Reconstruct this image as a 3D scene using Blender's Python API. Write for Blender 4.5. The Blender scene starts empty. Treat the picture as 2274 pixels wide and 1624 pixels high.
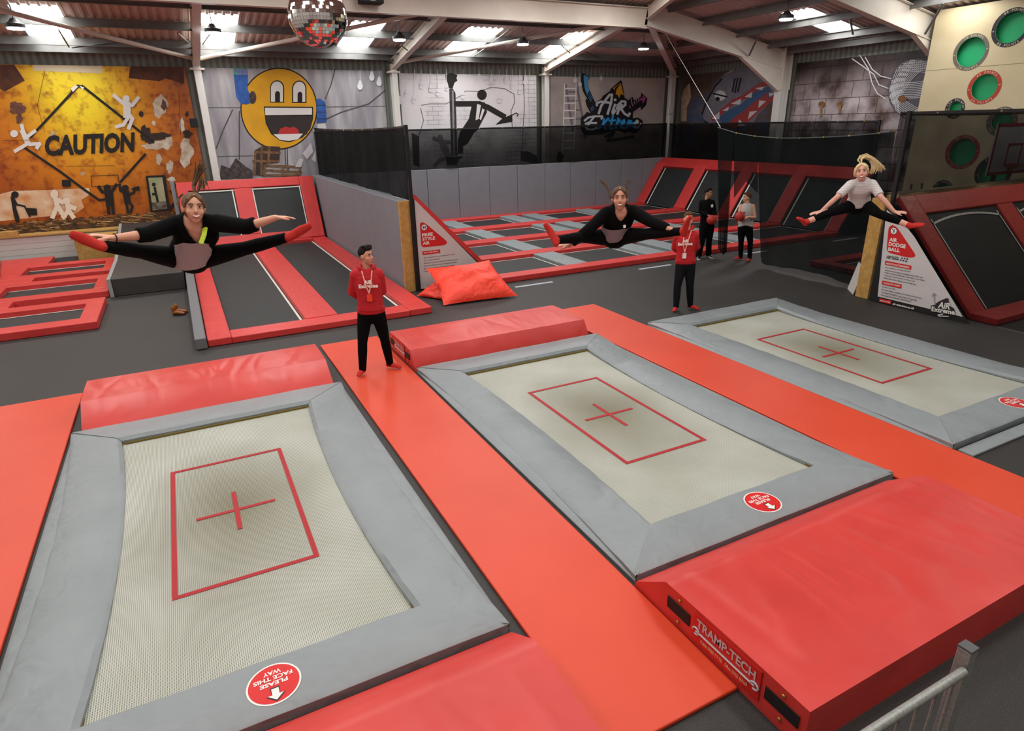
import bpy, bmesh, math, random
import numpy as np
from mathutils import Vector as V, Matrix
from mathutils.geometry import tessellate_polygon as tess
random.seed(7)
scn = bpy.context.scene
COL = scn.collection
# ------------------------------------------------------------------ camera
FPX, TH, RO, YAW = 1396.4, .3668, -.0214, .4678
CAM = V((-4.2517, -5.7646, 3.4145))
fw = V((math.sin(YAW)*math.cos(TH), math.cos(YAW)*math.cos(TH), -math.sin(TH)))
r0 = V((math.cos(YAW), -math.sin(YAW), 0)); u0 = r0.cross(fw)
RT = r0*math.cos(RO)+u0*math.sin(RO); UP = RT.cross(fw)
cd = bpy.data.cameras.new('camera'); cam = bpy.data.objects.new('camera', cd); COL.objects.link(cam)
cd.sensor_fit = 'HORIZONTAL'; cd.sensor_width = 36; cd.lens = 36*FPX/2274; cd.clip_end = 200; cd.clip_start = .05
cam.matrix_world = Matrix(((RT.x, UP.x, -fw.x, CAM.x), (RT.y, UP.y, -fw.y, CAM.y), (RT.z, UP.z, -fw.z, CAM.z), (0, 0, 0, 1)))
scn.camera = cam
# ------------------------------------------------------------------ world, exposure
w = bpy.data.worlds.new('world'); scn.world = w; w.use_nodes = True
w.node_tree.nodes['Background'].inputs[0].default_value = (.8, .88, 1, 1)
w.node_tree.nodes['Background'].inputs[1].default_value = 1.0
vs = scn.view_settings; vs.view_transform = 'Standard'; vs.look = 'None'; vs.gamma = 1; vs.use_curve_mapping = False
vs.exposure = 0.14
SKY_E = 15.0; MID_E = 13.0; NEAR_E = 8.0; LAMP_E = 60.0
try:
    scn.cycles.use_denoising = True; scn.cycles.denoiser = 'OPENIMAGEDENOISE'
    scn.cycles.max_bounces = 7; scn.cycles.diffuse_bounces = 4; scn.cycles.glossy_bounces = 3
    scn.cycles.transparent_max_bounces = 12; scn.cycles.sample_clamp_indirect = 6
    scn.cycles.caustics_reflective = False; scn.cycles.caustics_refractive = False
except Exception: pass
# ------------------------------------------------------------------ helpers
def ray(x, y): return RT*((x-1137)/FPX)-UP*((y-812)/FPX)+fw
def at(x, y, ax, v):                       # point of the real plane ax=v seen at a photo pixel
    d = ray(x, y); i = 'xyz'.index(ax); return CAM+d*((v-CAM[i])/d[i])
def lin(h):
    h = h.lstrip('#'); c = [int(h[i:i+2], 16)/255 for i in (0, 2, 4)]
    return [x/12.92 if x <= .04045 else ((x+.055)/1.055)**2.4 for x in c]+[1]
class NT:
    def __init__(s, m):
        s.m = m; m.use_nodes = True; s.t = m.node_tree; s.b = s.t.nodes['Principled BSDF']; s.tc = None
    def n(s, typ, **k):
        o = s.t.nodes.new(typ)
        for a, v in k.items():
            if a in o.inputs: o.inputs[a].default_value = v
            else: setattr(o, a, v)
        return o
    def l(s, a, b): s.t.links.new(a, b)
    def co(s):
        if not s.tc: s.tc = s.n('ShaderNodeTexCoord').outputs['Object']
        return s.tc
    def noise(s, sc, det=3, vec=None):
        o = s.n('ShaderNodeTexNoise', Scale=sc, Detail=det); s.l(vec or s.co(), o.inputs['Vector']); return o.outputs['Fac']
    def ramp(s, f, stops):
        o = s.n('ShaderNodeValToRGB'); e = o.color_ramp.elements
        e[0].position, e[0].color = stops[0][0], lin(stops[0][1]); e[1].position, e[1].color = stops[-1][0], lin(stops[-1][1])
        for p, c in stops[1:-1]:
            q = e.new(p); q.color = lin(c)
        s.l(f, o.inputs['Fac']); return o.outputs['Color']
    def mix(s, f, a, b, mode='MIX'):
        o = s.n('ShaderNodeMix', data_type='RGBA', blend_type=mode)
        for v, i in ((f, 0), (a, 6), (b, 7)):
            if isinstance(v, (int, float)): o.inputs[i].default_value = v
            elif isinstance(v, str): o.inputs[i].default_value = lin(v)
            else: s.l(v, o.inputs[i])
        return o.outputs[2]
    def bump(s, h, st, dist=.01):
        o = s.n('ShaderNodeBump', Strength=st, Distance=dist); s.l(h, o.inputs['Height']); s.l(o.outputs[0], s.b.inputs['Normal'])
    def base(s, c): s.l(c, s.b.inputs['Base Color'])
_m = {}
def mat(name, col, rough=.5, metal=0, col2=None, nsc=3, bump=0, bsc=20, spec=.5, emit=0, dist=.01):
    if name in _m: return _m[name]
    m = bpy.data.materials.new(name); s = NT(m); b = s.b
    b.inputs['Base Color'].default_value = lin(col); b.inputs['Roughness'].default_value = rough
    b.inputs['Metallic'].default_value = metal; b.inputs['Specular IOR Level'].default_value = spec
    if col2: s.base(s.ramp(s.noise(nsc, 4), [(.3, col), (.7, col2)]))
    if bump: s.bump(s.noise(bsc, 3), bump, dist)
    if emit:
        b.inputs['Emission Color'].default_value = lin(col); b.inputs['Emission Strength'].default_value = emit
    _m[name] = m; return m
def shade(me, ang=None):
    for p in me.polygons: p.use_smooth = True
    if ang is not None:
        try: me.set_sharp_from_angle(angle=ang)
        except Exception: pass
class MB:
    def __init__(s): s.bm = bmesh.new()
    def face(s, pts):
        vs_ = [s.bm.verts.new(p) for p in pts]
        try: return s.bm.faces.new(vs_)
        except Exception: return None
    def box(s, x0, x1, y0, y1, z0, z1): return s.hexa([(x0, y0, z0), (x1, y0, z0), (x1, y1, z0), (x0, y1, z0)], [(x0, y0, z1), (x1, y0, z1), (x1, y1, z1), (x0, y1, z1)])
    def hexa(s, a, b):
        return s.loft([a, b], True)
    def loft(s, rings, cap=True, closed=True):
        R_ = [[s.bm.verts.new(p) for p in r] for r in rings]; n = len(R_[0])
        for i in range(len(R_)-1):
            for j in range(n if closed else n-1):
                k = (j+1) % n; s.bm.faces.new((R_[i][j], R_[i][k], R_[i+1][k], R_[i+1][j]))
        if cap: s.bm.faces.new(R_[0][::-1]); s.bm.faces.new(R_[-1])
        return s
    def prism(s, poly, d):                 # extrude a flat polygon by vector d
        d = V(d); return s.loft([[V(p) for p in poly], [V(p)+d for p in poly]])
    def tube(s, pts, rad, side=None, seg=10, cap=2):
        pts = [V(p) for p in pts]; n = len(pts)
        if not isinstance(rad, list): rad = [rad]*n
        rad = [r if isinstance(r, (tuple, list)) else (r, r) for r in rad]
        rings = []; prev = V(side).normalized() if side is not None else None
        def ring(c, t, ra, rb):
            nonlocal prev
            if prev is None: prev = (t.orthogonal()).normalized()
            a = prev-t*prev.dot(t)
            if a.length < 1e-4: a = t.orthogonal()
            a.normalize(); prev = a; b = t.cross(a)
            return [c+a*(ra*math.cos(2*math.pi*k/seg))+b*(rb*math.sin(2*math.pi*k/seg)) for k in range(seg)]
        T = []
        for i in range(n):
            t = (pts[min(i+1, n-1)]-pts[max(i-1, 0)])
            T.append(t.normalized() if t.length > 1e-9 else V((0, 0, 1)))
        if cap == 2:
            for q in (.25, .75):
                r = math.sqrt(1-(1-q)**2); m = min(rad[0]); rings.append(ring(pts[0]-T[0]*(m*(1-q)), T[0], rad[0][0]*r, rad[0][1]*r))
        for i in range(n): rings.append(ring(pts[i], T[i], *rad[i]))
        if cap == 2:
            for q in (.75, .25):
                r = math.sqrt(1-(1-q)**2); m = min(rad[-1]); rings.append(ring(pts[-1]+T[-1]*(m*(1-q)), T[-1], rad[-1][0]*r, rad[-1][1]*r))
        return s.loft(rings, cap > 0)
    def ell(s, c, ax, rr, u=12, v=8):      # ellipsoid; ax = three axes, rr = radii
        c = V(c); rings = []
        a, b, d = [V(x) for x in ax]
        for i in range(v+1):
            ph = math.pi*(i+.15)/(v+.3); z = -math.cos(ph); r = math.sin(ph)
            rings.append([c+a*(rr[0]*r*math.cos(2*math.pi*k/u))+b*(rr[1]*r*math.sin(2*math.pi*k/u))+d*(rr[2]*z) for k in range(u)])
        return s.loft(rings)
    def build(s, name, m=None, parent=None, smooth=False, bevel=0, bseg=2, ang=.6):
        bmesh.ops.remove_doubles(s.bm, verts=s.bm.verts, dist=1e-6)
        bmesh.ops.recalc_face_normals(s.bm, faces=s.bm.faces)
        me = bpy.data.meshes.new(name); s.bm.to_mesh(me); s.bm.free()
        if m: me.materials.append(m)
        o = bpy.data.objects.new(name, me); COL.objects.link(o)
        if parent: o.parent = parent; o.matrix_parent_inverse = parent.matrix_world.inverted()
        if bevel:
            b = o.modifiers.new('b', 'BEVEL'); b.width = bevel; b.segments = bseg; b.limit_method = 'ANGLE'; b.angle_limit = .5
            shade(me)
            b.harden_normals = True
        elif smooth: shade(me, ang)
        return o
def tag(o, label=None, cat=None, group=None, kind=None):
    if label: o['label'] = label
    if cat: o['category'] = cat
    if group: o['group'] = group
    if kind: o['kind'] = kind
    return o
def empty(name, loc, label=None, cat=None, group=None):
    o = bpy.data.objects.new(name, None); o.location = loc; o.empty_display_size = .1; COL.objects.link(o)
    o.matrix_world = Matrix.Translation(V(loc)); return tag(o, label, cat, group)
def box(name, x0, x1, y0, y1, z0, z1, m, parent=None, bevel=0):
    return MB().box(x0, x1, y0, y1, z0, z1).build(name, m, parent, bevel=bevel)
def struct(o): o['kind'] = 'structure'; return o
# text as mesh, cached in unit space; placed by origin + right + up vectors
_tx = {}
def text_mesh(s_, bold=.0):
    k = (s_, bold)
    if k in _tx: return _tx[k]
    c = bpy.data.curves.new('t', 'FONT'); c.body = s_; c.size = 1; c.offset = bold; c.resolution_u = 3
    o = bpy.data.objects.new('t', c); COL.objects.link(o)
    bpy.context.view_layer.update(); dg = bpy.context.evaluated_depsgraph_get()
    me = bpy.data.meshes.new_from_object(o.evaluated_get(dg))
    vs_ = [(v.co.x, v.co.y) for v in me.vertices]; fs = [tuple(p.vertices) for p in me.polygons]
    bpy.data.objects.remove(o); bpy.data.curves.remove(c); bpy.data.meshes.remove(me)
    xs = [v[0] for v in vs_] or [0, 1]; ys = [v[1] for v in vs_] or [0, 1]
    _tx[k] = (vs_, fs, min(xs), max(xs), min(ys), max(ys)); return _tx[k]
def put_text(items, name, m, parent, off=V((0, 0, 0))):
    # items: (string, origin, right, up, bold, fit) ; fit: stretch the string's box to |right| x |up|
    vv, ff = [], []
    for (s_, o_, r_, u_, bold, fit) in items:
        vs_, fs, x0, x1, y0, y1 = text_mesh(s_, bold)
        o_, r_, u_ = V(o_), V(r_), V(u_); b = len(vv)
        if fit:
            y0_ = 0 if fit == 'cap' else y0; y1_ = .73 if fit == 'cap' else y1
            for x, y in vs_: vv.append(o_+r_*((x-x0)/(x1-x0))+u_*((y-y0_)/(y1_-y0_))+off)
        else:
            for x, y in vs_: vv.append(o_+r_*x+u_*y+off)
        ff += [tuple(b+i for i in f) for f in fs]
    me = bpy.data.meshes.new(name); me.from_pydata([tuple(v) for v in vv], [], ff); me.materials.append(m)
    o = bpy.data.objects.new(name, me); COL.objects.link(o)
    if parent: o.parent = parent; o.matrix_parent_inverse = parent.matrix_world.inverted()
    return o
# printed artwork on a flat surface: layers of flat shapes traced on the plane
class Art:
    def __init__(s, parent, ax, v, n, fz=lambda x, y: (x, y)):
        s.p, s.ax, s.v, s.n, s.f = parent, ax, v, V(n), fz; s.k = 0
    def P(s, q): return at(*s.f(*q), s.ax, s.v)
    def off(s): s.k += 1; return s.n*(.004+.0005*s.k)
    def poly(s, name, polys, m, stuff=None):
        if len(polys) > 1: return [s.poly(name, [p], m) for p in polys][0]
        b = MB(); o = s.off()
        for i_, p in enumerate(polys):
            pts = [s.P(q)+o+s.n*(.0002*i_) for q in p]; vv = [b.bm.verts.new(q) for q in pts]
            for t_ in tess([[V((q[0], q[1], 0)) for q in p]]):
                try: b.bm.faces.new([vv[j] for j in t_])
                except Exception: pass
        return b.build(name, m, s.p)
    def line(s, name, lines, wd, m, closed=False):
        if 1 < len(lines) <= 16: return [s.line(name, [L], wd, m, closed) for L in lines][0]
        b = MB(); o = s.off(); kk = 0
        for L in lines:
            w_ = wd
            P_ = [V((x, y)) for x, y in L]
            if closed: P_ = P_+[P_[0]]
            for i in range(len(P_)-1):
                d = (P_[i+1]-P_[i])
                if d.length < 1e-6: continue
                d.normalize(); nn = V((-d.y, d.x))*w_/2; e = d*w_*.25
                kk += 1; b.face([s.P(q)+o+s.n*(.0001*kk) for q in ((P_[i]-e+nn), (P_[i+1]+e+nn), (P_[i+1]+e-nn), (P_[i]-e-nn))])
        return b.build(name, m, s.p)
    def disc(s, name, discs, m, n=28):
        return s.poly(name, [[(cx+rx*math.cos(2*math.pi*k/n), cy+ry*math.sin(2*math.pi*k/n)) for k in range(n)] for cx, cy, rx, ry in discs], m)
    def text(s, name, items, m, bold=.02, fit='box'):
        if len(items) > 1: return [s.text(name, [q], m, bold, fit) for q in items][0]
        o = s.off()
        return put_text([(t, s.P(bl), s.P(br)-s.P(bl), s.P(tl)-s.P(bl), bold, fit) for t, bl, br, tl in items], name, m, s.p, o)
    def man(s, name, parts, wd, head, m):
        o = s.line(name, parts, wd, m); s.disc(name+'_head', [head], m); return o
# ------------------------------------------------------------------ materials
def vinyl(name, c, c2, rough=.42, wr=.35, wsc=5.5):
    if name in _m: return _m[name]
    m = bpy.data.materials.new(name); s = NT(m)
    mp = s.n('ShaderNodeMapping'); s.l(s.co(), mp.inputs[0]); mp.inputs['Scale'].default_value = (1, 1, 1)
    big = s.noise(2.2, 3, mp.outputs[0])
    s.base(s.ramp(big, [(.25, c), (.75, c2)]))
    s.b.inputs['Roughness'].default_value = rough
    wv = s.n('ShaderNodeTexNoise', Scale=wsc, Detail=1.5, Distortion=.6); s.l(s.co(), wv.inputs['Vector'])
    s.bump(wv.outputs['Fac'], wr, .03)
    _m[name] = m; return m
RED = vinyl('red_vinyl', '#c83836', '#d2403d'); GREY = vinyl('grey_vinyl', '#828b8e', '#8a9396', .5, .6)
MATRED = vinyl('crash_mat_red', '#c2332d', '#cf3d36', .38, 1.0, 1.7)
GREYW = vinyl('grey_wall_vinyl', '#7c7f86', '#82868d', .6, .15)
ORANGE = mat('orange_matting', '#d03f1f', .45, col2='#d64627', nsc=1.2, bump=.05, bsc=300)
WHITE = mat('white', '#e8e6e2', .6); BLACK = mat('black', '#0c0c0d', .7); INK = mat('ink_black', '#17120f', .75)
STEEL = mat('cream_painted_steel', '#d8d0c5', .45, col2='#e0d9cf', nsc=2)
GALV = mat('galvanised', '#8f938f', .45, .6, col2='#a9ada8', nsc=60)
PURL = mat('purlin_steel', '#6a6b69', .6, .1, col2='#7a7b7b', nsc=4)
BED = mat('black_bed', '#1d2122', .62, col2='#24292a', nsc=3, bump=.15, bsc=160)
LINE = mat('white_webbing', '#e2e2da', .6)
YEL = mat('yellow_cord', '#6e5c12', .6); PALE = mat('pale_print', '#e9e4dc', .6)
def m_floor():
    m = bpy.data.materials.new('rubber_floor'); s = NT(m)
    n1 = s.noise(110, 2); n2 = s.noise(.8, 3)
    a = s.ramp(n1, [(.60, '#272626'), (.72, '#6a6862')]); b = s.ramp(n2, [(.3, '#272523'), (.7, '#31302d')])
    s.base(s.mix(.5, a, b)); s.b.inputs['Roughness'].default_value = .62; s.bump(n1, .1, .003); return m
FLOOR = m_floor()
def m_web():
    m = bpy.data.materials.new('white_web_bed'); s = NT(m)
    ws = []
    for d in ('X', 'Y'):
        wv = s.n('ShaderNodeTexWave', wave_type='BANDS', bands_direction=d, wave_profile='SIN', Scale=.314/.0135*1.0, Distortion=0)
        s.l(s.co(), wv.inputs['Vector']); ws.append(wv.outputs['Fac'])
    mn = s.n('ShaderNodeMath', operation='MINIMUM'); s.l(ws[0], mn.inputs[0]); s.l(ws[1], mn.inputs[1])
    mx = s.n('ShaderNodeMath', operation='MAXIMUM'); s.l(ws[0], mx.inputs[0]); s.l(ws[1], mx.inputs[1])
    web = s.ramp(mx.outputs[0], [(.30, '#50534c'), (.62, '#c6cac1')])
    dirt = s.ramp(s.noise(.9, 4), [(.35, '#cfccbe'), (.65, '#f8f8f6')])
    # worn patch round the centre cross
    g = s.n('ShaderNodeTexGradient', gradient_type='SPHERICAL'); mp = s.n('ShaderNodeMapping'); mp.inputs['Scale'].default_value = (1.0, .62, 1)
    s.l(s.co(), mp.inputs[0]); s.l(mp.outputs[0], g.inputs[0])
    worn = s.ramp(g.outputs['Fac'], [(.0, '#ffffff'), (.9, '#bcb6a4')])
    s.base(s.mix(1., s.mix(.5, web, s.mix(1., web, dirt, 'MULTIPLY')), worn, 'MULTIPLY')); s.b.inputs['Roughness'].default_value = .7
    s.bump(mx.outputs[0], .3, .004); return m
WEB = m_web()
def m_net(name, c, tr):
    m = bpy.data.materials.new(name); s = NT(m)
    s.b.inputs['Base Color'].default_value = lin(c); s.b.inputs['Roughness'].default_value = 1; s.b.inputs['Specular IOR Level'].default_value = .15
    t = s.n('ShaderNodeBsdfTransparent'); mx = s.n('ShaderNodeMixShader')
    nz = s.noise(1.3, 3); mr = s.n('ShaderNodeMapRange'); s.l(nz, mr.inputs[0])
    mr.inputs['From Min'].default_value = .3; mr.inputs['From Max'].default_value = .7
    mr.inputs['To Min'].default_value = tr-.05; mr.inputs['To Max'].default_value = tr+.05
    s.l(mr.outputs[0], mx.inputs[0]); s.l(s.b.outputs[0], mx.inputs[1]); s.l(t.outputs[0], mx.inputs[2])
    s.l(mx.outputs[0], s.t.nodes['Material Output'].inputs['Surface']); return m
NET = m_net('black_netting', '#08090a', .17); NETD = m_net('dense_black_netting', '#101213', .07); NETF = m_net('fine_black_netting', '#07090a', .42)
def m_osb():
    m = bpy.data.materials.new('osb_board'); s = NT(m)
    v = s.n('ShaderNodeTexVoronoi', Scale=22); mp = s.n('ShaderNodeMapping'); mp.inputs['Scale'].default_value = (1, 1, .4)
    s.l(s.co(), mp.inputs[0]); s.l(mp.outputs[0], v.inputs['Vector'])
    s.base(s.mix(.5, s.ramp(v.outputs['Distance'], [(.1, '#c79c56'), (.6, '#a97d3c')]), s.ramp(s.noise(9, 4), [(.3, '#b1873f'), (.7, '#d4ae68')])))
    s.b.inputs['Roughness'].default_value = .7; return m
OSB = m_osb()
# ================================================================== building shell
fl = MB(); fl.face([(-11, -9, 0), (15.9, -9, 0), (15.9, 17.4, 0), (-11, 17.4, 0)]); struct(fl.build('floor', FLOOR))
def m_clad(name, c, c2, d='X', sc=.314/.19, st=.6):
    m = bpy.data.materials.new(name); s = NT(m)
    wv = s.n('ShaderNodeTexWave', wave_type='BANDS', bands_direction=d, Scale=sc); s.l(s.co(), wv.inputs['Vector'])
    s.base(s.ramp(wv.outputs['Fac'], [(.35, c), (.6, c2)])); s.b.inputs['Roughness'].default_value = .5; s.bump(wv.outputs['Fac'], st, .02); return m
CLX = m_clad('grey_green_cladding_x', '#6d7068', '#888b82', 'X'); CLY = m_clad('grey_green_cladding_y', '#6d7068', '#888b82', 'Y')
struct(box('wall_back', -11, 16.1, 17.4, 17.6, 0, 5.75, CLX)); struct(box('wall_right', 15.9, 16.1, -9, 17.4, 0, 5.75, CLY))
PW = mat('painted_block', '#b9b6b0', .7)
struct(box('wall_left', -11.2, -11, -9, 17.4, 0, 9.5, PW)); struct(box('wall_front', -11, 15.9, -9.2, -9, 0, 8.5, PW))
# roof: hipped, sheet with ribs, slope .19
K = .19; Z0 = 5.62
def rz(x, y): return Z0+K*min(17.4-y, 15.9-x, y+9+6)
def m_roof():
    m = bpy.data.materials.new('roof_sheet'); s = NT(m)
    s.base(s.ramp(s.noise(.7, 3), [(.3, '#bdaaa2'), (.7, '#cbbab2')])); s.b.inputs['Roughness'].default_value = .5; return m
ROOF = m_roof()
rb = MB()
sky_back = [(x, x+wd_, 14.25, 16.85) for x, wd_ in ((-10.8, 1.), (-6.95, .98), (-3.0, 1.), (1.02, .98), (4.65, 1.2), (8.35, .92))]
sky_right = [(12.45, 14.95, 8.2, 9.2), (12.45, 13.75, 4.3, 5.3), (12.45, 14.95, .4, 1.4)]
P_ = .2
x = -11.0
while x < 15.9:
    x1 = min(x+P_, 15.9); yend = max(5.0, 17.4-(15.9-x)) if x > 3.5 else 5.0
    segs = [(17.4, yend)]
    for (a, b, c, d) in sky_back:
        if x+P_/2 > a and x+P_/2 < b: segs = [(17.4, d), (c, yend)]
    for (ya, yb) in segs:
        if ya <= yb: continue
        pr_ = [(x, 0), (x+.06, 0), (x+.08, .035), (x+.17, .035), (x1, 0)]
        for i in range(4):
            (xa, ha), (xb, hb) = pr_[i], pr_[i+1]
            za = Z0+K*(17.4-ya); zb = Z0+K*(17.4-yb)
            rb.face([(xa, ya, za+ha), (xb, ya, za+hb), (xb, yb, zb+hb), (xa, yb, zb+ha)])
    x += P_
y = -9.0
while y < 17.4:
    y1 = y+P_; xend = max(3.5, 15.9-(17.4-y)) if y > 5 else 3.5
    segs = [(15.9, xend)]
    for (a, b, c, d) in sky_right:
        if c < y+P_/2 < d: segs = [(15.9, b), (a, xend)]
    for (xa_, xb_) in segs:
        if xa_ <= xb_: continue
        pr_ = [(y, 0), (y+.06, 0), (y+.08, .035), (y+.17, .035), (y1, 0)]
        for i in range(4):
            (ya, ha), (yb, hb) = pr_[i], pr_[i+1]
            za = Z0+K*(15.9-xa_); zb = Z0+K*(15.9-xb_)
            rb.face([(xa_, ya, za+ha), (xa_, yb, za+hb), (xb_, yb, zb+hb), (xb_, ya, zb+ha)])
    y += P_
rb.face([(-11, 5, 7.976), (3.5, 5, 7.976), (3.5, -9, 7.976), (-11, -9, 7.976)])
struct(rb.build('ceiling', ROOF))
SKYM = mat('skylight_panel', '#fbfaf6', .5, emit=SKY_E)
def fill_mat(e, nm):
    return mat(nm, '#fbfaf6', .5, emit=e)
FILLN = fill_mat(NEAR_E, 'fill_panel_near')
wi = 0
def skylight(pts, m=SKYM):
    global wi
    wi += 1; b = MB(); b.face(pts); o = struct(b.build('window_%d' % wi, m)); return o
for a, b, c, d in sky_back:
    skylight([(a, c, Z0+K*(17.4-c)+.03), (b, c, Z0+K*(17.4-c)+.03), (b, d, Z0+K*(17.4-d)+.03), (a, d, Z0+K*(17.4-d)+.03)])
for a, b, c, d in sky_right:
    skylight([(a, c, Z0+K*(15.9-a)+.03), (b, c, Z0+K*(15.9-b)+.03), (b, d, Z0+K*(15.9-b)+.03), (a, d, Z0+K*(15.9-a)+.03)])
for xx in (-9, -5.5, -2, 1.5):                       # unseen panels added for fill light in the roof over and behind the viewer
    for yy in (-7, -3.2, .6): skylight([(xx, yy, 7.95), (xx+1.2, yy, 7.95), (xx+1.2, yy+2.4, 7.95), (xx, yy+2.4, 7.95)], FILLN)
FILLMID = fill_mat(MID_E, 'fill_panel_middle')
for xx in (-10.7, -6.95, -3.05, .85, 4.45, 7.2):     # unseen glowing row added under the sheet to light the back walls
    ya, yb = (6.4, 9.4) if xx < 4 else (7.6, 10.4) if xx < 6 else (9.2, 10.6)
    skylight([(xx, ya, rz(-8, ya)-.03), (xx+1.1, ya, rz(-8, ya)-.03), (xx+1.1, yb, rz(-8, yb)-.03), (xx, yb, rz(-8, yb)-.03)], FILLMID)
for yy in (-7, -3.4):  # two more unseen fill light panels added under the right slope
    skylight([(6, yy, rz(6, 5)-.03), (8.4, yy, rz(8.4, 5)-.03), (8.4, yy+1.2, rz(8.4, 5)-.03), (6, yy+1.2, rz(6, 5)-.03)], FILLN)
# frames, columns, purlins -------------------------------------------------
def ibeam(name, p0, p1, w_, h_, up, m=STEEL, t=.02, taper=None):
    p0, p1, up = V(p0), V(p1), V(up).normalized(); d = (p1-p0).normalized(); s_ = d.cross(up).normalized(); u_ = s_.cross(d)
    if u_.dot(up) < 0: u_ = -u_
    b = MB()
    h1 = taper or h_
    def slab(a0, a1, c0, c1, e0, e1):
        b.loft([[p0+s_*a0+u_*c0, p0+s_*a1+u_*c0, p0+s_*a1+u_*c1, p0+s_*a0+u_*c1], [p1+s_*a0+u_*e0, p1+s_*a1+u_*e0, p1+s_*a1+u_*e1, p1+s_*a0+u_*e1]])
    slab(-w_/2, w_/2, -t, 0, -t, 0); slab(-w_/2, w_/2, -h_, -h_+t, -h1, -h1+t); slab(-t/2, t/2, -h_+t, -t, -h1+t, -t)
    return b.build(name, m)
def beam(label, *a, cat='beam', group='steel roof frame members', **k):
    o = ibeam('roof_beam', *a, **k); tag(o, label, cat, group); return o
Zu = (0, 0, 1)
beam('deep cream steel beam crossing the hall above the mirror ball', (-10.9, 11.6, 6.62), (9.4, 11.6, 6.62), .2, .56, Zu, group='cream steel beams')
beam('cream sloping steel beam down to the right wall column beside the reptile mural', (9.4, 11.6, 6.72), (15.45, 11.6, 5.6), .2, .6, Zu, group='cream steel beams')
b = MB(); b.prism([(13.3, 11.52, 5.4), (15.32, 11.52, 5.01), (15.32, 11.52, 4.3)], (0, .16, 0)); o = b.build('haunch_bracket', STEEL); tag(o, 'triangular cream steel haunch under the sloping beam at the right wall', 'bracket')
beam('cream sloping steel beam cut off by the scoring board', (9.0, 5.75, 6.8), (15.5, 5.75, 5.6), .2, .6, Zu, group='cream steel beams')
b = MB(); b.prism([(13.3, 5.67, 5.44), (15.45, 5.67, 5.03), (15.45, 5.67, 4.3)], (0, .16, 0)); o = b.build('haunch_bracket', STEEL); tag(o, 'cream steel haunch half hidden behind the top corner of the scoring board', 'bracket')
rl = ['above the left edge of the smiling face mural', 'between the smiling face and the lamp post murals', 'between the lamp post and the graffiti logo murals']
for i, X_ in enumerate((-3.1, 3.0, 9.0)):
    beam('cream rafter rising from the column '+rl[i], (X_, 17.2, 5.5), (X_, 11.7, 6.55), .2, .3, Zu, group='cream steel rafters')
beam('cream hip rafter rising from the far corner column', (15.2, 17.0, 5.5), (9.5, 11.7, 6.6), .2, .3, Zu, group='cream steel rafters')
beam('cream steel stub leaning up from the joint of the long beam', (9.4, 11.6, 6.6), (9.0, 9.5, 7.05), .15, .3, Zu, group='cream steel rafters')
cl = ['left of the smiling face mural', 'between the smiling face and lamp post murals', 'between the lamp post and graffiti logo murals', 'in the far corner of the hall']
for i, X_ in enumerate((-3.1, 3.0, 9.0, 15.2)):
    rt = empty('steel_column', (X_, 17.1, 0), 'white painted steel column '+cl[i], 'column', 'steel columns on the back wall')
    b = MB(); b.box(X_-.1, X_+.1, 16.98, 17.0, 0, 5.2); b.box(X_-.1, X_+.1, 17.2, 17.22, 0, 5.2); b.box(X_-.01, X_+.01, 17.0, 17.2, 0, 5.2); b.build('shaft', mat('white_steel', '#dcdad5', .5), rt)
    b = MB(); b.box(X_-.2, X_+.2, 16.95, 17.25, 5.12, 5.17); b.box(X_-.1, X_+.1, 17.0, 17.2, 5.17, 5.4); b.build('cap_plate', STEEL, rt)
rt = empty('steel_column', (15.55, 11.6, 0), 'wide white steel column on the right wall between the reptile and string ball murals', 'column', 'steel columns on the right wall')
b = MB(); b.box(15.35, 15.37, 11.45, 11.75, 0, 4.35); b.box(15.7, 15.72, 11.45, 11.75, 0, 4.35); b.box(15.37, 15.7, 11.59, 11.61, 0, 4.35); b.build('shaft', mat('white_steel', '#dcdad5', .5), rt)
b = MB(); b.box(15.33, 15.37, 11.42, 11.78, 4.35, 5.7); b.box(15.7, 15.74, 11.42, 11.78, 4.35, 5.7); b.box(15.37, 15.7, 11.59, 11.61, 4.35, 5.7); b.build('upper_shaft', STEEL, rt)
def purlin(x0, x1, y0, y1, z, lab):
    b = MB()
    if abs(x1-x0) > abs(y1-y0): b.box(x0, x1, y0-.012, y0+.012, z-.2, z); b.box(x0, x1, y0, y0+.075, z-.02, z); b.box(x0, x1, y0-.075, y0, z-.2, z-.185)
    else: b.box(x0-.012, x0+.012, y0, y1, z-.2, z); b.box(x0-.075, x0, y0, y1, z-.02, z); b.box(x0, x0+.075, y0, y1, z-.2, z-.185)
    tag(b.build('roof_purlin', PURL), lab, 'purlin', 'grey roof purlins')
for yy, lb in ((16.95, 'lowest, just above the back wall murals'), (16.35, 'second from the back wall'), (14.85, 'crossing the middle of the back skylights'), (13.3, 'under the front edge of the back skylights'), (11.75, 'just behind the long cream beam')):
    purlin(-11, 15.9-(17.4-yy)-.1, yy, yy, rz(-5, yy)-.01, 'grey steel purlin parallel to the back wall, '+lb)
for xx, lb in ((15.45, 'lowest, just above the right wall murals'), (14.6, 'second from the right wall'), (13.1, 'crossing the middle of the right skylights'), (11.6, 'under the upper edge of the right skylights'), (10.1, 'highest in view near the beam joint')):
    purlin(xx, xx, -3, 17.4-(15.9-xx)-.1, rz(xx, 5)-.01, 'grey steel purlin parallel to the right wall, '+lb)
def tubeo(name, pts, r, m, lab, cat, group=None, seg=10):
    o = MB().tube(pts, r, seg=seg, cap=1).build(name, m, smooth=True); return tag(o, lab, cat, group)
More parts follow.
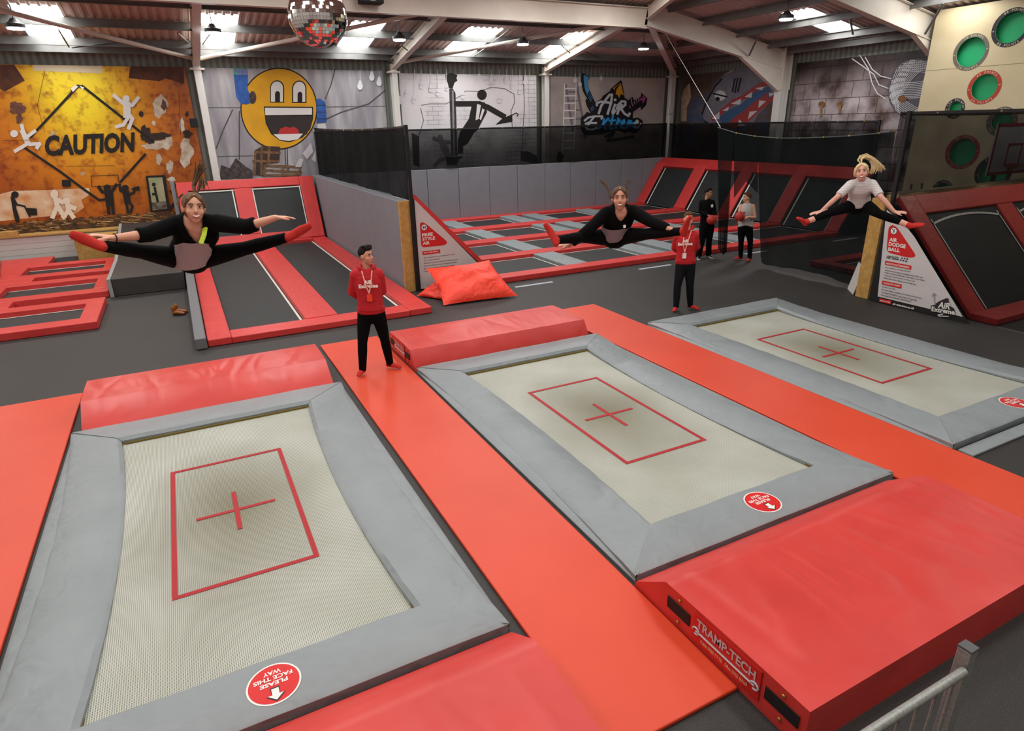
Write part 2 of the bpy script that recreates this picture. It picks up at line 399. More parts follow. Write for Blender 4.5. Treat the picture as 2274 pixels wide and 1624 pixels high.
for p0, p1, lb in (((-3.2, 16.9, 5.42), (-9, 11.8, 6.3), 'running left from the column beside the caution mural'), ((-2.95, 16.9, 5.42), (2.9, 11.8, 6.3), 'passing behind the mirror ball'), ((3.1, 16.9, 5.42), (8.9, 11.8, 6.3), 'running right from the column beside the lamp post mural')):
    tubeo('brace_tube', [p0, p1], .055, STEEL, 'round cream wind brace tube '+lb, 'brace', 'round wind braces')
RODM = mat('brace_rod', '#6a6c6c', .5, .5)
rods = [((130, 66, 14.8), (153, 104, 16.4)), ((160, 106, 16.4), (288, 88, 16.2)), ((395, 74, 14.9), (420, 96, 16.4)), ((450, 98, 16.4), (466, 76, 15.0)), ((1055, 124, 16.3), (1132, 66, 13.3)), ((890, 100, 15.0), (905, 112, 15.2)), ((1246, 100, 14.9), (1266, 118, 15.0)), ((1295, 112, 15.2), (1330, 128, 16.4))]
for i, (q0_, q1_) in enumerate(rods):
    tubeo('brace_rod', [at(q0_[0], q0_[1], 'y', q0_[2]), at(q1_[0], q1_[1], 'y', q1_[2])], .02, RODM, 'thin dark brace rod between the back wall purlins', 'brace', 'thin dark brace rods under the back roof slope')
for p0, p1, lb in (((13.7, 11.51, 5.42), (13.1, 10.6, 5.95), 'from the sloping beam beside the reptile mural'), ((13.8, 5.66, 5.4), (13.1, 4.9, 5.95), 'at the top corner of the scoring board'), ((14.5, 8.3, 5.72), (13.2, 7.5, 5.98), 'under the right hand skylight')):
    tubeo('brace_strut', [p0, p1], .03, RODM, 'flat grey steel strut '+lb, 'brace', 'flat grey roof struts')
tubeo('steel_cable', [at(1478, 75, 'x', 10.1), at(1600, 283, 'x', 8.1)+V((0, 0, 0))], .008, mat('cable', '#b8b4ae', .4, .6), 'thin steel cable slanting down from the roof to the netting corner', 'cable')
# lamps
lamp_l = ['above the caution mural', 'above the column left of the smiling face', 'right of the mirror ball', 'above the gap before the logo mural', 'lowest of all, right of the logo mural', 'beside the right hand skylights']
LAMPM = mat('lamp_lens', '#eaf6ff', .5, emit=LAMP_E); LAMPB = mat('lamp_body', '#4f5256', .5, .4)
for (px, py, d), lb in zip(((35, 62, 14.5), (473, 72, 14.6), (887, 88, 15.3), (1161, 98, 16.0), (1429, 108, 17.6), (1746, 42, 17.2)), lamp_l):
    
    d = 8.
    while d < 25:
        c = CAM+ray(px, py)*d; r_ = rz(c.x, c.y)
        if r_-c.z < .5: break
        d += .05
    rt = empty('high_bay_lamp', c, 'round grey high bay lamp '+lb, 'lamp', 'round high bay lamps under the roof')
    b = MB(); b.tube([c+V((0, 0, .0)), c+V((0, 0, .08)), c+V((0, 0, .12)), c+V((0, 0, .2))], [.2, .2, .12, .06], seg=20, cap=1); b.build('housing', LAMPB, rt, smooth=True)
    b = MB(); b.tube([c+V((0, 0, -.03)), c+V((0, 0, -.002))], .17, seg=20, cap=1); b.build('lens', LAMPM, rt, smooth=True)
    if r_ > c.z+.25:
        b = MB(); b.tube([c+V((0, 0, .2)), V((c.x, c.y, r_-.02))], .012, seg=6, cap=1); b.build('hanger', LAMPB, rt)
# mirror ball
c = CAM+ray(706, 37)*9.0; R_ = .41
rt = empty('mirror_ball', c, 'large round mirror tile disco ball hanging near the top of the hall', 'mirror ball')
b = MB(); NU, NVv = 56, 28
for i in range(NVv):
    t0, t1 = math.pi*i/NVv, math.pi*(i+1)/NVv; nu = max(6, int(NU*math.sin((t0+t1)/2)))
    for k in range(nu):
        a0, a1 = 2*math.pi*k/nu, 2*math.pi*(k+.94)/nu
        tt1 = t0+(t1-t0)*.94
        f = [V((math.sin(t)*math.cos(a), math.sin(t)*math.sin(a), math.cos(t)))*R_ for t, a in ((t0, a0), (tt1, a0), (tt1, a1), (t0, a1))]
        m_ = sum(f, V())/4; ax_ = V((random.uniform(-1, 1), random.uniform(-1, 1), random.uniform(-1, 1))).normalized(); q = Matrix.Rotation(random.uniform(-.05, .05), 3, ax_)
        b.face([c+m_+q @ (p-m_) for p in f])
o = b.build('mirror_tiles', mat('mirror_tile', '#dedede', .06, 1.0), rt)
b = MB(); b.ell(c, ((1, 0, 0), (0, 1, 0), (0, 0, 1)), (R_*.985,)*3, 32, 18); b.build('core', mat('ball_core', '#4a4742', .5), rt, smooth=True)
b = MB(); b.tube([c+V((0, 0, R_-.01)), c+V((0, 0, R_+.08))], .05, cap=1); b.tube([c+V((0, 0, R_+.08)), V((c.x, c.y, rz(c.x, c.y)-.02))], .008, seg=6, cap=1); b.build('hanging_wire', LAMPB, rt)
c = V((.95, 11.45, 6.0)); p = at(822, 8, 'y', 11.4)
rt = empty('loudspeaker', (p.x, 11.35, p.z), 'small black loudspeaker fixed under the long cream beam', 'speaker')
b = MB(); b.box(p.x-.28, p.x+.28, 11.15, 11.5, p.z-.02, p.z+.5); b.build('cabinet', BLACK, rt, bevel=.02)
b = MB(); b.box(p.x-.06, p.x+.06, 11.135, 11.15, p.z+.02, p.z+.06); b.build('badge', mat('speaker_badge', '#8a8f98', .5), rt)
# ================================================================== murals
def banner(name, x0, x1, z0, z1, m, lab, cat='mural'):
    rt = empty(name, ((x0+x1)/2, 17.3, z0), lab, cat, None); box('sheet', x0, x1, 17.28, 17.36, z0, z1, m, rt); return rt
Z1 = lambda x, y: (x/2.992, y/2.992)
Z2 = lambda x, y: (700+x/2.992, y/2.992)
Z3 = lambda x, y: (1400+x/2.602, y/2.602)
Z4 = lambda x, y: (1250+x/10.15, 150+y/10.15)
# mural 1
m = bpy.data.materials.new('caution_print'); s = NT(m)
tc = s.n('ShaderNodeTexCoord').outputs['Object']; mp = s.n('ShaderNodeMapping'); s.l(tc, mp.inputs[0])
ctr = at(165, 190, 'y', 17.28); mp.inputs['Location'].default_value = (-ctr.x*.36, 0, -ctr.z*.26); mp.inputs['Scale'].default_value = (.36, 0, .26)
g = s.n('ShaderNodeTexGradient', gradient_type='SPHERICAL'); s.l(mp.outputs[0], g.inputs[0])
glow = s.ramp(g.outputs['Fac'], [(.0, '#a85508'), (.3, '#cf7a0c'), (.55, '#e3a712'), (.8, '#f2d61e')])
n1 = s.noise(1.6, 6); stain = s.ramp(n1, [(.34, '#5b2c0e'), (.48, '#ffffff')])
n2 = s.noise(5, 5); st2 = s.ramp(n2, [(.3, '#a86a3c'), (.5, '#ffffff')])
s.base(s.mix(.75, s.mix(.75, glow, s.mix(1., glow, stain, 'MULTIPLY')), s.mix(1., glow, st2, 'MULTIPLY'))); s.b.inputs['Roughness'].default_value = .45
M1 = banner('printed_mural', -11, -3.42, .73, 5.2, m, 'large orange and yellow printed mural reading CAUTION on the back wall')
A = Art(M1, 'y', 17.28, (0, -1, 0), Z1)
PEEL = mat('peeled_print', '#d8cbb8', .6, col2='#a99880', nsc=6); DKB = mat('dark_brown_print', '#3a1c0c', .6, col2='#5d2d10', nsc=4)
RUB = mat('rubble_print', '#20130c', .6, col2='#6d4520', nsc=7); BRK = mat('brick_print', '#7a4a3a', .7, col2='#4b3027', nsc=8)
WF = mat('white_figure', '#dcd9d6', .6)
A.poly('dark_corner', [[(0, 430), (95, 430), (165, 535), (30, 610), (0, 590)], [(865, 440), (1220, 445), (1225, 560), (1100, 520), (1060, 540), (855, 520)]], DKB)
A.poly('pale_panel', [[(218, 432), (680, 438), (678, 488), (220, 470)]], mat('pale_panel', '#d9c9a8', .6))
wp = lambda pts, j=6: [(x+random.uniform(-j, j), y+random.uniform(-j, j)) for x, y in pts]
A.poly('white_plaster_patch', [[(0, 1290), (80, 1270), (330, 1262), (590, 1250), (600, 1290), (540, 1330), (560, 1380), (500, 1420), (0, 1470)]], mat('whitewash', '#e6dcc2', .6, col2='#c97a10', nsc=2.2))
rgm = random.Random(3)
def rough(cx, cy, rx, ry, n=26, j=.32): 
    ph = [rgm.uniform(0, 6.28) for _ in range(4)]
    return [(cx+rx*math.cos(a)*(1+j*(.5*math.sin(3*a+ph[0])+.35*math.sin(5*a+ph[1])+.3*math.sin(9*a+ph[2])+.25*rgm.uniform(-1, 1))), cy+ry*math.sin(a)*(1+j*(.5*math.sin(2*a+ph[3])+.35*math.sin(6*a+ph[1])+.25*rgm.uniform(-1, 1)))) for a in [2*math.pi*k/n for k in range(n)]]
A.poly('peeled_plaster', [rough(1062, 705, 48, 68), rough(1030, 965, 75, 28), rough(1110, 950, 38, 42), rough(1238, 1010, 42, 90), rough(1055, 1060, 20, 34), rough(1128, 1110, 22, 45), rough(548, 1155, 14, 14), rough(1022, 818, 14, 16), rough(1210, 830, 16, 50), rough(350, 900, 14, 32), rough(1140, 1190, 26, 18)], PEEL)
A.poly('brick_hole', [rough(112, 720, 52, 48), rough(128, 790, 22, 30), rough(1088, 700, 18, 32)], BRK)
A.poly('char_mark', [rough(965, 890, 34, 60), rough(1060, 905, 70, 24), rough(1000, 935, 30, 24), rough(938, 758, 16, 18), rough(1243, 758, 13, 18), rough(1245, 892, 28, 26)], mat('char', '#2a1a10', .6))
A.poly('rubble', [[(0, 1490)]+[(x_, 1492-.075*x_+rgm.uniform(-16, 12)) for x_ in range(30, 1200, 22)]+[(1225, 1410), (1230, 1530), (0, 1570)]], RUB)
for nm_, cnt, cA, cB in (('plank', 60, '#b98b45', '#8a5a24'), ('debris', 70, '#5d4630', '#3a2a1c'), ('pale_debris', 26, '#c9b48a', '#a08a60')):
    L_ = []
    for _ in range(cnt):
        x_, dy, ln, sl_ = rgm.uniform(0, 1150), rgm.uniform(-62, 20), rgm.uniform(14, 70), rgm.uniform(-10, 12)
        L_.append([(x_, 1545-.075*x_+dy), (x_+ln, 1545-.075*x_+dy-sl_)])
    A.line(nm_, L_, 5, mat(nm_+'_print', cA, .6, col2=cB, nsc=9))
A.line('diamond_outline', [[(515, 575), (205, 910)], [(545, 570), (1020, 945)], [(155, 975), (400, 1140), (560, 1260), (660, 1330), (700, 1325)], [(965, 1025), (800, 1210)], [(475, 600), (515, 570), (560, 580)]], 16, INK)
A.poly('pale_highlight', [[(470, 590), (500, 565), (520, 575), (485, 612)], [(530, 572), (560, 580), (550, 600)]], PALE)
A.text('caution_lettering', [('CAUTION', (298, 1040), (890, 1010), (298, 900))], INK, .045)
A.man('leaping_figure', [[(755, 632), (835, 700), (880, 700), (920, 648)], [(855, 700), (858, 770), (820, 830), (770, 842)], [(858, 760), (880, 790), (855, 855)]], 24, (838, 657, 24, 24), WF)
A.line('leaping_body', [[(842, 690), (845, 770)]], 50, WF)
A.man('running_figure', [[(145, 830), (165, 920), (235, 870)], [(165, 910), (200, 960), (265, 955), (245, 985)], [(190, 950), (160, 970), (100, 1005)]], 24, (95, 888, 26, 24), WF)
A.line('running_body', [[(150, 870), (185, 950)]], 34, WF)
A.man('barrow_figure', [[(88, 1320), (108, 1400), (125, 1450), (118, 1475)], [(95, 1325), (115, 1360), (165, 1370), (200, 1440)]], 12, (100, 1293, 25, 22), INK)
A.line('barrow_body', [[(85, 1310), (100, 1400), (118, 1470)]], 26, INK); A.poly('barrow', [[(168, 1380), (245, 1385), (250, 1430), (190, 1432)]], INK)
A.man('banner_figure', [[(655, 1240), (680, 1275), (740, 1280), (775, 1225)], [(715, 1350), (725, 1420)], [(745, 1350), (755, 1420)]], 22, (712, 1248, 24, 22), INK)
A.line('banner_body', [[(722, 1275), (732, 1355)]], 56, INK); A.line('held_banner', [[(605, 1170), (785, 1162), (793, 1232), (610, 1240), (605, 1170)]], 4, INK)
A.man('megaphone_figure', [[(795, 1225), (800, 1265), (840, 1290)], [(840, 1300), (890, 1280), (895, 1258)], [(840, 1340), (850, 1410)], [(860, 1340), (880, 1370), (868, 1410)]], 18, (832, 1250, 24, 22), INK)
A.line('megaphone_body', [[(838, 1280), (848, 1345)]], 44, INK); A.poly('megaphone', [[(875, 1250), (925, 1235), (930, 1268), (878, 1262)]], INK)
for nm, pp, hd in (('chalk_figure', [[(365, 1300), (380, 1370), (350, 1445)], [(380, 1360), (430, 1445)], [(365, 1320), (420, 1345)]], (362, 1290, 26, 30)), ('chalk_child', [[(450, 1350), (455, 1400), (420, 1445)], [(460, 1400), (490, 1445)], [(450, 1365), (500, 1385)]], (442, 1335, 24, 22))): A.man(nm, pp, 30, hd, mat('chalk', '#e6dcc8', .6))
A.poly('doorway', [[(968, 1168), (1098, 1162), (1128, 1395), (1000, 1410)]], INK)
A.poly('doorway_view', [[(985, 1182), (1078, 1178), (1103, 1335), (1008, 1345)]], mat('door_view', '#b7a98c', .6, col2='#8d9a6a', nsc=3)); A.poly('doorway_floor', [[(1008, 1345), (1103, 1335), (1112, 1385), (1014, 1398)]], mat('door_floor', '#8d8478', .6, col2='#3a2d22', nsc=10))
A.man('doorway_figure', [[(1028, 1245), (1038, 1300)], [(1035, 1290), (1015, 1290)], [(1040, 1300), (1048, 1340)]], 16, (1022, 1226, 13, 13), INK)
A.poly('wall_vent', [[(412, 1195), (472, 1195), (474, 1240), (414, 1238)]], INK)
A.man('wheel_figure', [[(1135, 1270), (1165, 1300), (1160, 1350), (1130, 1390)]], 18, (1150, 1232, 20, 22), INK)
A.line('crack', [[(20, 935), (230, 930)], [(300, 470), (250, 700), (300, 880)], [(440, 1105), (760, 1100)], [(1190, 600), (1200, 900)]], 3, DKB)
# mural 2
def concrete(nm, a_, b_, c_):
    m = bpy.data.materials.new(nm); s = NT(m); mp = s.n('ShaderNodeMapping'); mp.inputs['Scale'].default_value = (2.2, 1, .35); s.l(s.co(), mp.inputs[0])
    s.base(s.ramp(s.noise(1.3, 6, mp.outputs[0]), [(.3, a_), (.5, b_), (.72, c_)])); s.b.inputs['Roughness'].default_value = .5; return m
M2 = banner('printed_mural', -3.0, 2.68, 1.0, 5.2, concrete('concrete_print', '#85828a', '#a09da2', '#c4c1c2'), 'grey concrete printed mural with a big yellow smiling face')
A = Art(M2, 'y', 17.28, (0, -1, 0), Z1)
JL = mat('joint_line', '#5c5a60', .6)
A.line('concrete_joint', [[(1385, 715), (1600, 715)], [(2100, 712), (2560, 705)], [(1450, 1040), (1680, 1035)]], 5, JL)
A.line('hanging_chain', [[(2225, 462), (2200, 560), (2160, 660)], [(2170, 790), (2270, 745), (2450, 690), (2560, 600)], [(1545, 730), (1480, 870), (1435, 990)], [(1590, 740), (1590, 1060)]], 8, mat('chain_print', '#4a474a', .6))
A.line('face_stalk', [[(1893, 985), (1897, 1085), (1912, 1140)], [(1908, 985), (1910, 1085), (1920, 1140)]], 5, INK)
YF = mat('face_yellow', '#e2a713', .5, col2='#cf960f', nsc=2)
A.disc('face_outline', [(1853, 722, 256, 272)], INK, 64); A.disc('face', [(1853, 722, 248, 264)], YF, 64)
def arch(x0, x1, y0, y1, n=10):
    cx, r = (x0+x1)/2, (x1-x0)/2; return [(x0, y1)]+[(cx-r*math.cos(math.pi*k/n), y0+r*1.1-r*1.1*math.sin(math.pi*k/n)) for k in range(n+1)]+[(x1, y1)]
A.poly('eye_outline', [arch(1794, 1888, 533, 682), arch(1940, 2036, 535, 685)], INK); A.poly('eye_white', [arch(1800, 1880, 541, 676), arch(1948, 2028, 543, 677)], WF)
A.poly('pupil', [arch(1827, 1860, 606, 676), arch(1977, 2008, 610, 677)], INK)
mo = [(1752, 708), (2080, 710), (2080, 790), (2060, 860), (2010, 915), (1925, 945), (1860, 935), (1800, 890), (1765, 820)]
A.poly('mouth', [mo], INK); A.poly('upper_teeth', [[(1760, 716), (2072, 718), (2072, 762), (1762, 765)]], WF)
A.poly('mouth_inside', [[(1764, 772), (2072, 770), (2066, 830), (2040, 890), (1990, 920), (1925, 935), (1855, 920), (1800, 870), (1772, 820)]], mat('mouth_dark', '#2b2220', .6))
A.poly('tongue', [[(1848, 890), (1862, 855), (1900, 842), (1925, 850), (1950, 842), (1978, 858), (1990, 890)]], mat('tongue_red', '#b8282c', .5)); A.poly('lower_teeth', [[(1815, 892), (2013, 888), (1980, 925), (1920, 937), (1860, 930)]], WF)
BL = mat('pipe_blue', '#1f3f86', .5, col2='#2b62b0', nsc=5)
A.poly('rainbow_pipe', [[(1550, 450), (1640, 455), (1645, 500), (1552, 497)]], mat('rainbow', '#3aa06a', .5, col2='#7a4ab8', nsc=14))
A.poly('blue_pipe', [[(1552, 497), (1645, 500), (1645, 590), (1665, 640), (1680, 680), (1640, 695), (1600, 690), (1568, 640)]], BL); A.disc('pipe_collar', [(1678, 648, 24, 42)], mat('collar_print', '#2b2422', .5, col2='#5d4034', nsc=9))
A.poly('blue_cap', [[(2100, 660), (2125, 655), (2160, 680), (2170, 810), (2105, 818)]], BL); A.line('cap_ribs', [[(2100, 700), (2165, 700)], [(2100, 745), (2168, 745)], [(2103, 790), (2170, 790)]], 4, INK)
WD = mat('pallet_wood_print', '#8d6a48', .6, col2='#5d3f28', nsc=10)
A.poly('pallet', [[(1690, 1000), (1745, 970), (1860, 975), (1855, 1080), (1750, 1090), (1745, 1170), (1680, 1160)]], mat('pallet_shadow', '#3a2920', .6))
A.line('pallet_board', [[(1690, 1010), (1860, 1015)], [(1680, 1070), (1850, 1072)], [(1695, 1010), (1690, 1160)], [(1740, 970), (1735, 1160)], [(1790, 975), (1780, 1090)], [(1755, 1100), (2000, 1110)], [(1755, 1130), (2000, 1145)], [(1760, 1165), (1995, 1165)], [(1760, 1095), (1755, 1170)], [(1880, 1110), (1875, 1165)], [(1990, 1110), (1990, 1165)]], 15, WD)
A.poly('scrub', [wp([(1450, 1180), (1470, 1090), (1520, 1110), (1560, 1050), (1640, 1100), (1680, 1130), (1680, 1180), (1600, 1190)], 10)], mat('scrub_print', '#2e2626', .6, col2='#5d5350', nsc=10))
A.poly('white_arrow', [[(2105, 860), (2110, 825), (2160, 820), (2170, 860)], [(2010, 1020), (2065, 950), (2080, 1010), (2040, 1060)], [(1960, 1110), (1990, 1050), (2015, 1060), (2000, 1110)], [(2070, 1060), (2095, 1000), (2098, 1080)]], mat('pale_arrow', '#c8c6ca', .6))
def bulbs(A_, L, m_):
    A_.disc('painted_bulb', [(x_, y_, 17*k, 22*k) for x_, y_, k in L], m_, 14); A_.line('bulb_cord', [[(x_, 462), (x_, y_-20*k)] for x_, y_, k in L], 3, m_)
    A_.poly('bulb_neck', [[(x_-7*k, y_-38*k), (x_+7*k, y_-38*k), (x_+14*k, y_-8*k), (x_-14*k, y_-8*k)] for x_, y_, k in L], m_)
A2 = Art(M2, 'y', 17.28, (0, -1, 0), Z2); A2.k = 60; bulbs(A2, [(296, 575, 1.05), (374, 515, 1.05), (423, 550, 1.05)], mat('bulb_white', '#e4e6ee', .5))
# mural 3
m = bpy.data.materials.new('white_brick_print'); s = NT(m); br = s.n('ShaderNodeTexBrick', Scale=1.0)
sx_ = s.n('ShaderNodeSeparateXYZ'); cb_ = s.n('ShaderNodeCombineXYZ'); s.l(s.co(), sx_.inputs[0]); s.l(sx_.outputs['X'], cb_.inputs['X']); s.l(sx_.outputs['Z'], cb_.inputs['Y']); s.l(cb_.outputs[0], br.inputs['Vector'])
br.inputs['Color1'].default_value = lin('#dad7da'); br.inputs['Color2'].default_value = lin('#cdc9cd'); br.inputs['Mortar'].default_value = lin('#8f8a90')
br.inputs['Brick Width'].default_value = .42; br.inputs['Row Height'].default_value = .15; br.inputs['Mortar Size'].default_value = .008
s.base(s.mix(s.ramp(s.noise(.8, 4), [(.42, '#000000'), (.55, '#ffffff')]), br.outputs[0], '#dedadd')); s.b.inputs['Roughness'].default_value = .5
M3 = banner('printed_mural', 3.25, 8.7, 1.0, 5.13, m, 'white brick printed mural with a lamp post and a leaning dark figure')
A = Art(M3, 'y', 17.28, (0, -1, 0), Z2)
A.line('plaster_edge', [[(705, 700), (760, 690), (870, 690), (960, 640), (1000, 605), (1090, 608), (1170, 580), (1260, 590), (1320, 625), (1325, 680), (1300, 740), (1310, 850)], [(700, 720), (720, 800), (690, 900)], [(1380, 480), (1390, 700), (1370, 1040)]], 5, mat('crack_print', '#6e6a72', .6))
A.poly('dark_brickwork', [wp([(640, 880), (690, 900), (695, 1100), (650, 1090)], 8), wp([(1370, 1010), (1420, 1000), (1480, 1040), (1480, 1080), (1370, 1070)], 8)], mat('sooty_brick', '#4b464c', .6))
A.poly('lamp_post', [[(890, 590), (915, 590), (932, 620), (945, 1035), (905, 1035)]], mat('post_print', '#4a474c', .5, col2='#1d1a1d', nsc=9)); A.poly('post_edge', [[(908, 600), (918, 600), (930, 1035), (916, 1035)]], mat('post_light', '#8f8c92', .5))
A.poly('lantern', [[(865, 498), (900, 485), (945, 498), (938, 520), (945, 535), (925, 550), (912, 590), (888, 585), (880, 550), (868, 530)]], INK)
A.man('leaning_figure', [[(930, 690), (1030, 690), (1090, 690), (1150, 715), (1255, 775)], [(1010, 880), (965, 930), (965, 1010)], [(1040, 870), (1000, 940), (960, 960)]], 36, (1107, 630, 32, 34), INK)
A.poly('figure_body', [[(1045, 672), (1125, 680), (1140, 745), (1080, 860), (1000, 930), (950, 930), (960, 880), (1020, 790)]], INK)
A.poly('figure_shading', [[(1075, 690), (1100, 700), (1085, 790), (1065, 800)], [(1110, 720), (1125, 730), (1100, 800), (1090, 790)]], WF)
A.poly('folded_umbrella', [[(1198, 828), (1245, 785), (1308, 760), (1310, 808)]], INK); A.line('umbrella_handle', [[(1308, 765), (1335, 750), (1348, 760), (1340, 775)]], 6, INK)
A.man('pale_figure', [[(785, 915), (830, 935), (900, 945)], [(850, 940), (880, 1000), (880, 1045)], [(865, 1050), (830, 1060), (790, 1100)]], 20, (828, 912, 18, 18), mat('pale_figure', '#8a878c', .6)); A.line('pale_body', [[(835, 930), (885, 1040)]], 36, mat('pale_figure', '#8a878c', .6))
A.poly('shadow_shape', [[(868, 1045), (985, 1038), (950, 1060), (940, 1095), (875, 1095)]], INK)
bulbs(A, [(560, 675, .95), (608, 630, .95), (705, 575, .9), (658, 670, .9), (765, 595, .8), (812, 620, .8), (980, 640, .95), (1085, 520, .8), (1168, 530, .85), (1268, 540, .9), (1308, 575, .85), (1222, 665, .9), (1357, 608, .85), (1394, 545, .95), (1422, 990, .95), (870, 590, .6)], mat('bulb_soft', '#dcdae0', .5))
# mural 4
m = bpy.data.materials.new('beige_render_print'); s = NT(m)
s.base(s.ramp(s.noise(.9, 5), [(.3, '#9d948e'), (.5, '#b7aea7'), (.7, '#c9bba8')])); s.b.inputs['Roughness'].default_value = .5
M4 = banner('printed_mural', 9.32, 14.98, 1.0, 5.1, m, 'beige printed mural with a ladder and the graffiti Air Extreme logo')
A = Art(M4, 'y', 17.28, (0, -1, 0), Z4)
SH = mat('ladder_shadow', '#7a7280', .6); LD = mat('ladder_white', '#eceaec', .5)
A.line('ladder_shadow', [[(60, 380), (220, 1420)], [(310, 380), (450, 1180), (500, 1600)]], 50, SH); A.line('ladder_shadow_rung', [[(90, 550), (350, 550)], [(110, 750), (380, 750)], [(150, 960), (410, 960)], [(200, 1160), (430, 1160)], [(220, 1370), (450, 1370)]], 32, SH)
A.line('ladder_rail', [[(38, 370), (5, 1500), (-20, 1950)], [(298, 380), (262, 1500), (235, 1980)]], 22, LD); A.line('ladder_rung', [[(40, 475), (290, 475)], [(35, 638), (285, 635)], [(32, 805), (280, 802)], [(28, 970), (275, 968)], [(22, 1142), (270, 1140)], [(18, 1310), (262, 1308)], [(10, 1480), (260, 1478)], [(0, 1650), (255, 1648)], [(-10, 1820), (250, 1818)]], 30, LD)
LB = mat('logo_black', '#120c12', .5); LBlue = mat('logo_blue', '#3f8fc6', .5); LWh = mat('logo_white', '#cfd6da', .5); LCy = mat('logo_bright_blue', '#2f9fe6', .5)
A.poly('logo_backing', [[(440, 115), (610, 230), (560, 290), (575, 450), (640, 600), (695, 720), (720, 780), (860, 710), (900, 640), (1060, 530), (1060, 490), (1300, 285), (1330, 320), (1390, 690), (1480, 740), (1520, 680), (1570, 665), (1600, 740), (1750, 660), (1760, 570), (1900, 690), (1870, 850), (1755, 970), (1750, 880), (1580, 1000), (1570, 1150), (1680, 1125), (1790, 1190), (1800, 1290), (1720, 1420), (1600, 1490), (1480, 1450), (1400, 1480), (1280, 1440), (1180, 1420), (900, 1500), (500, 1530), (420, 1440), (395, 1290), (400, 1130), (490, 1060), (540, 1000), (620, 1030), (530, 860), (500, 740), (540, 700), (450, 540), (400, 330), (400, 220)]], LB)
A.poly('blue_arrow', [[(465, 165), (600, 230), (555, 275), (570, 450), (600, 530), (530, 600), (485, 450), (465, 260)]], mat('arrow_blue', '#4f9fcf', .5)); A.line('arrow_stripes', [[(590, 530), (530, 600)], [(610, 570), (550, 640)], [(630, 610), (570, 690)], [(650, 640), (590, 730)], [(665, 680), (610, 770)], [(670, 870), (620, 950)], [(700, 900), (640, 985)]], 12, mat('arrow_blue', '#4f9fcf', .5))
A.poly('orange_arrow', [[(1300, 345), (1365, 630), (1300, 590), (1265, 690), (1230, 620), (1180, 600), (1200, 500)], [(1120, 470), (1290, 340), (1200, 430), (1160, 470), (1170, 520)]], mat('arrow_orange', '#d99a1d', .5))
A.poly('pink_arrow', [[(1790, 620), (1870, 690), (1800, 820), (1780, 750), (1730, 740), (1730, 700), (1790, 680)]], mat('arrow_pink', '#b8468f', .5)); A.line('pink_stripes', [[(1700, 700), (1710, 760)], [(1655, 725), (1665, 790)], [(1600, 770), (1620, 830)], [(1550, 810), (1570, 870)], [(1500, 860), (1510, 920)], [(1530, 690), (1545, 800)]], 20, mat('arrow_pink2', '#b58fae', .5))
A.line('air_lettering', [[(760, 860), (760, 800), (850, 770), (1010, 790), (1060, 800)], [(1100, 610), (1040, 620), (860, 860), (800, 1040)], [(1100, 610), (1080, 800), (1000, 1050)], [(1170, 830), (1110, 1000), (1120, 1040), (1180, 970)], [(1320, 830), (1270, 900), (1220, 1050)], [(1210, 940), (1230, 850), (1320, 760), (1400, 770), (1400, 840), (1300, 930), (1380, 1040), (1470, 1090), (1500, 1030)]], 54, LWh)
A.disc('letter_dot', [(1170, 730, 32, 32)], LWh)
A.line('extreme_lettering', [[(480, 1200), (560, 1130), (700, 1100), (880, 1100), (860, 1160)], [(700, 1110), (600, 1230), (500, 1270)], [(520, 1340), (600, 1250), (750, 1250)], [(510, 1340), (530, 1390), (660, 1400), (760, 1360)]], 44, LWh)
A.line('extreme_lettering', [[(920, 1150), (900, 1260), (960, 1390)], [(1020, 1140), (900, 1280), (780, 1390)], [(1120, 1070), (1060, 1380), (1120, 1380)], [(1030, 1200), (1170, 1190)], [(1240, 1140), (1180, 1370)], [(1200, 1280), (1280, 1180)], [(1300, 1340), (1380, 1230), (1370, 1180), (1310, 1240), (1290, 1340), (1370, 1370)], [(1480, 1190), (1410, 1370)], [(1440, 1290), (1530, 1200), (1500, 1330)], [(1540, 1280), (1590, 1240), (1560, 1340)]], 46, LCy)
A.line('extreme_lettering', [[(1620, 1320), (1690, 1220), (1660, 1190), (1610, 1260), (1610, 1350), (1680, 1360), (1750, 1260)]], 40, LWh)
A.line('logo_swoosh', [[(950, 1560), (1150, 1450), (1000, 1650), (1200, 1620), (1580, 1560)]], 60, mat('swoosh', '#1f3142', .5))
A.man('climbing_figure', [[(-90, 2200), (-80, 2420)], [(-70, 2200), (-40, 2420)], [(-90, 2020), (0, 1990)]], 50, (-75, 1930, 45, 48), INK); A.line('climbing_body', [[(-85, 1990), (-75, 2230)]], 120, INK)
bulbs4 = mat('bulb_soft', '#dcdae0', .5); A.disc('painted_bulb', [(265, 290, 42, 55), (375, 380, 42, 50), (850, 250, 38, 50)], bulbs4, 14); A.line('bulb_cord', [[(265, 140), (265, 260)], [(375, 140), (375, 350)], [(850, 140), (850, 220)]], 14, bulbs4)
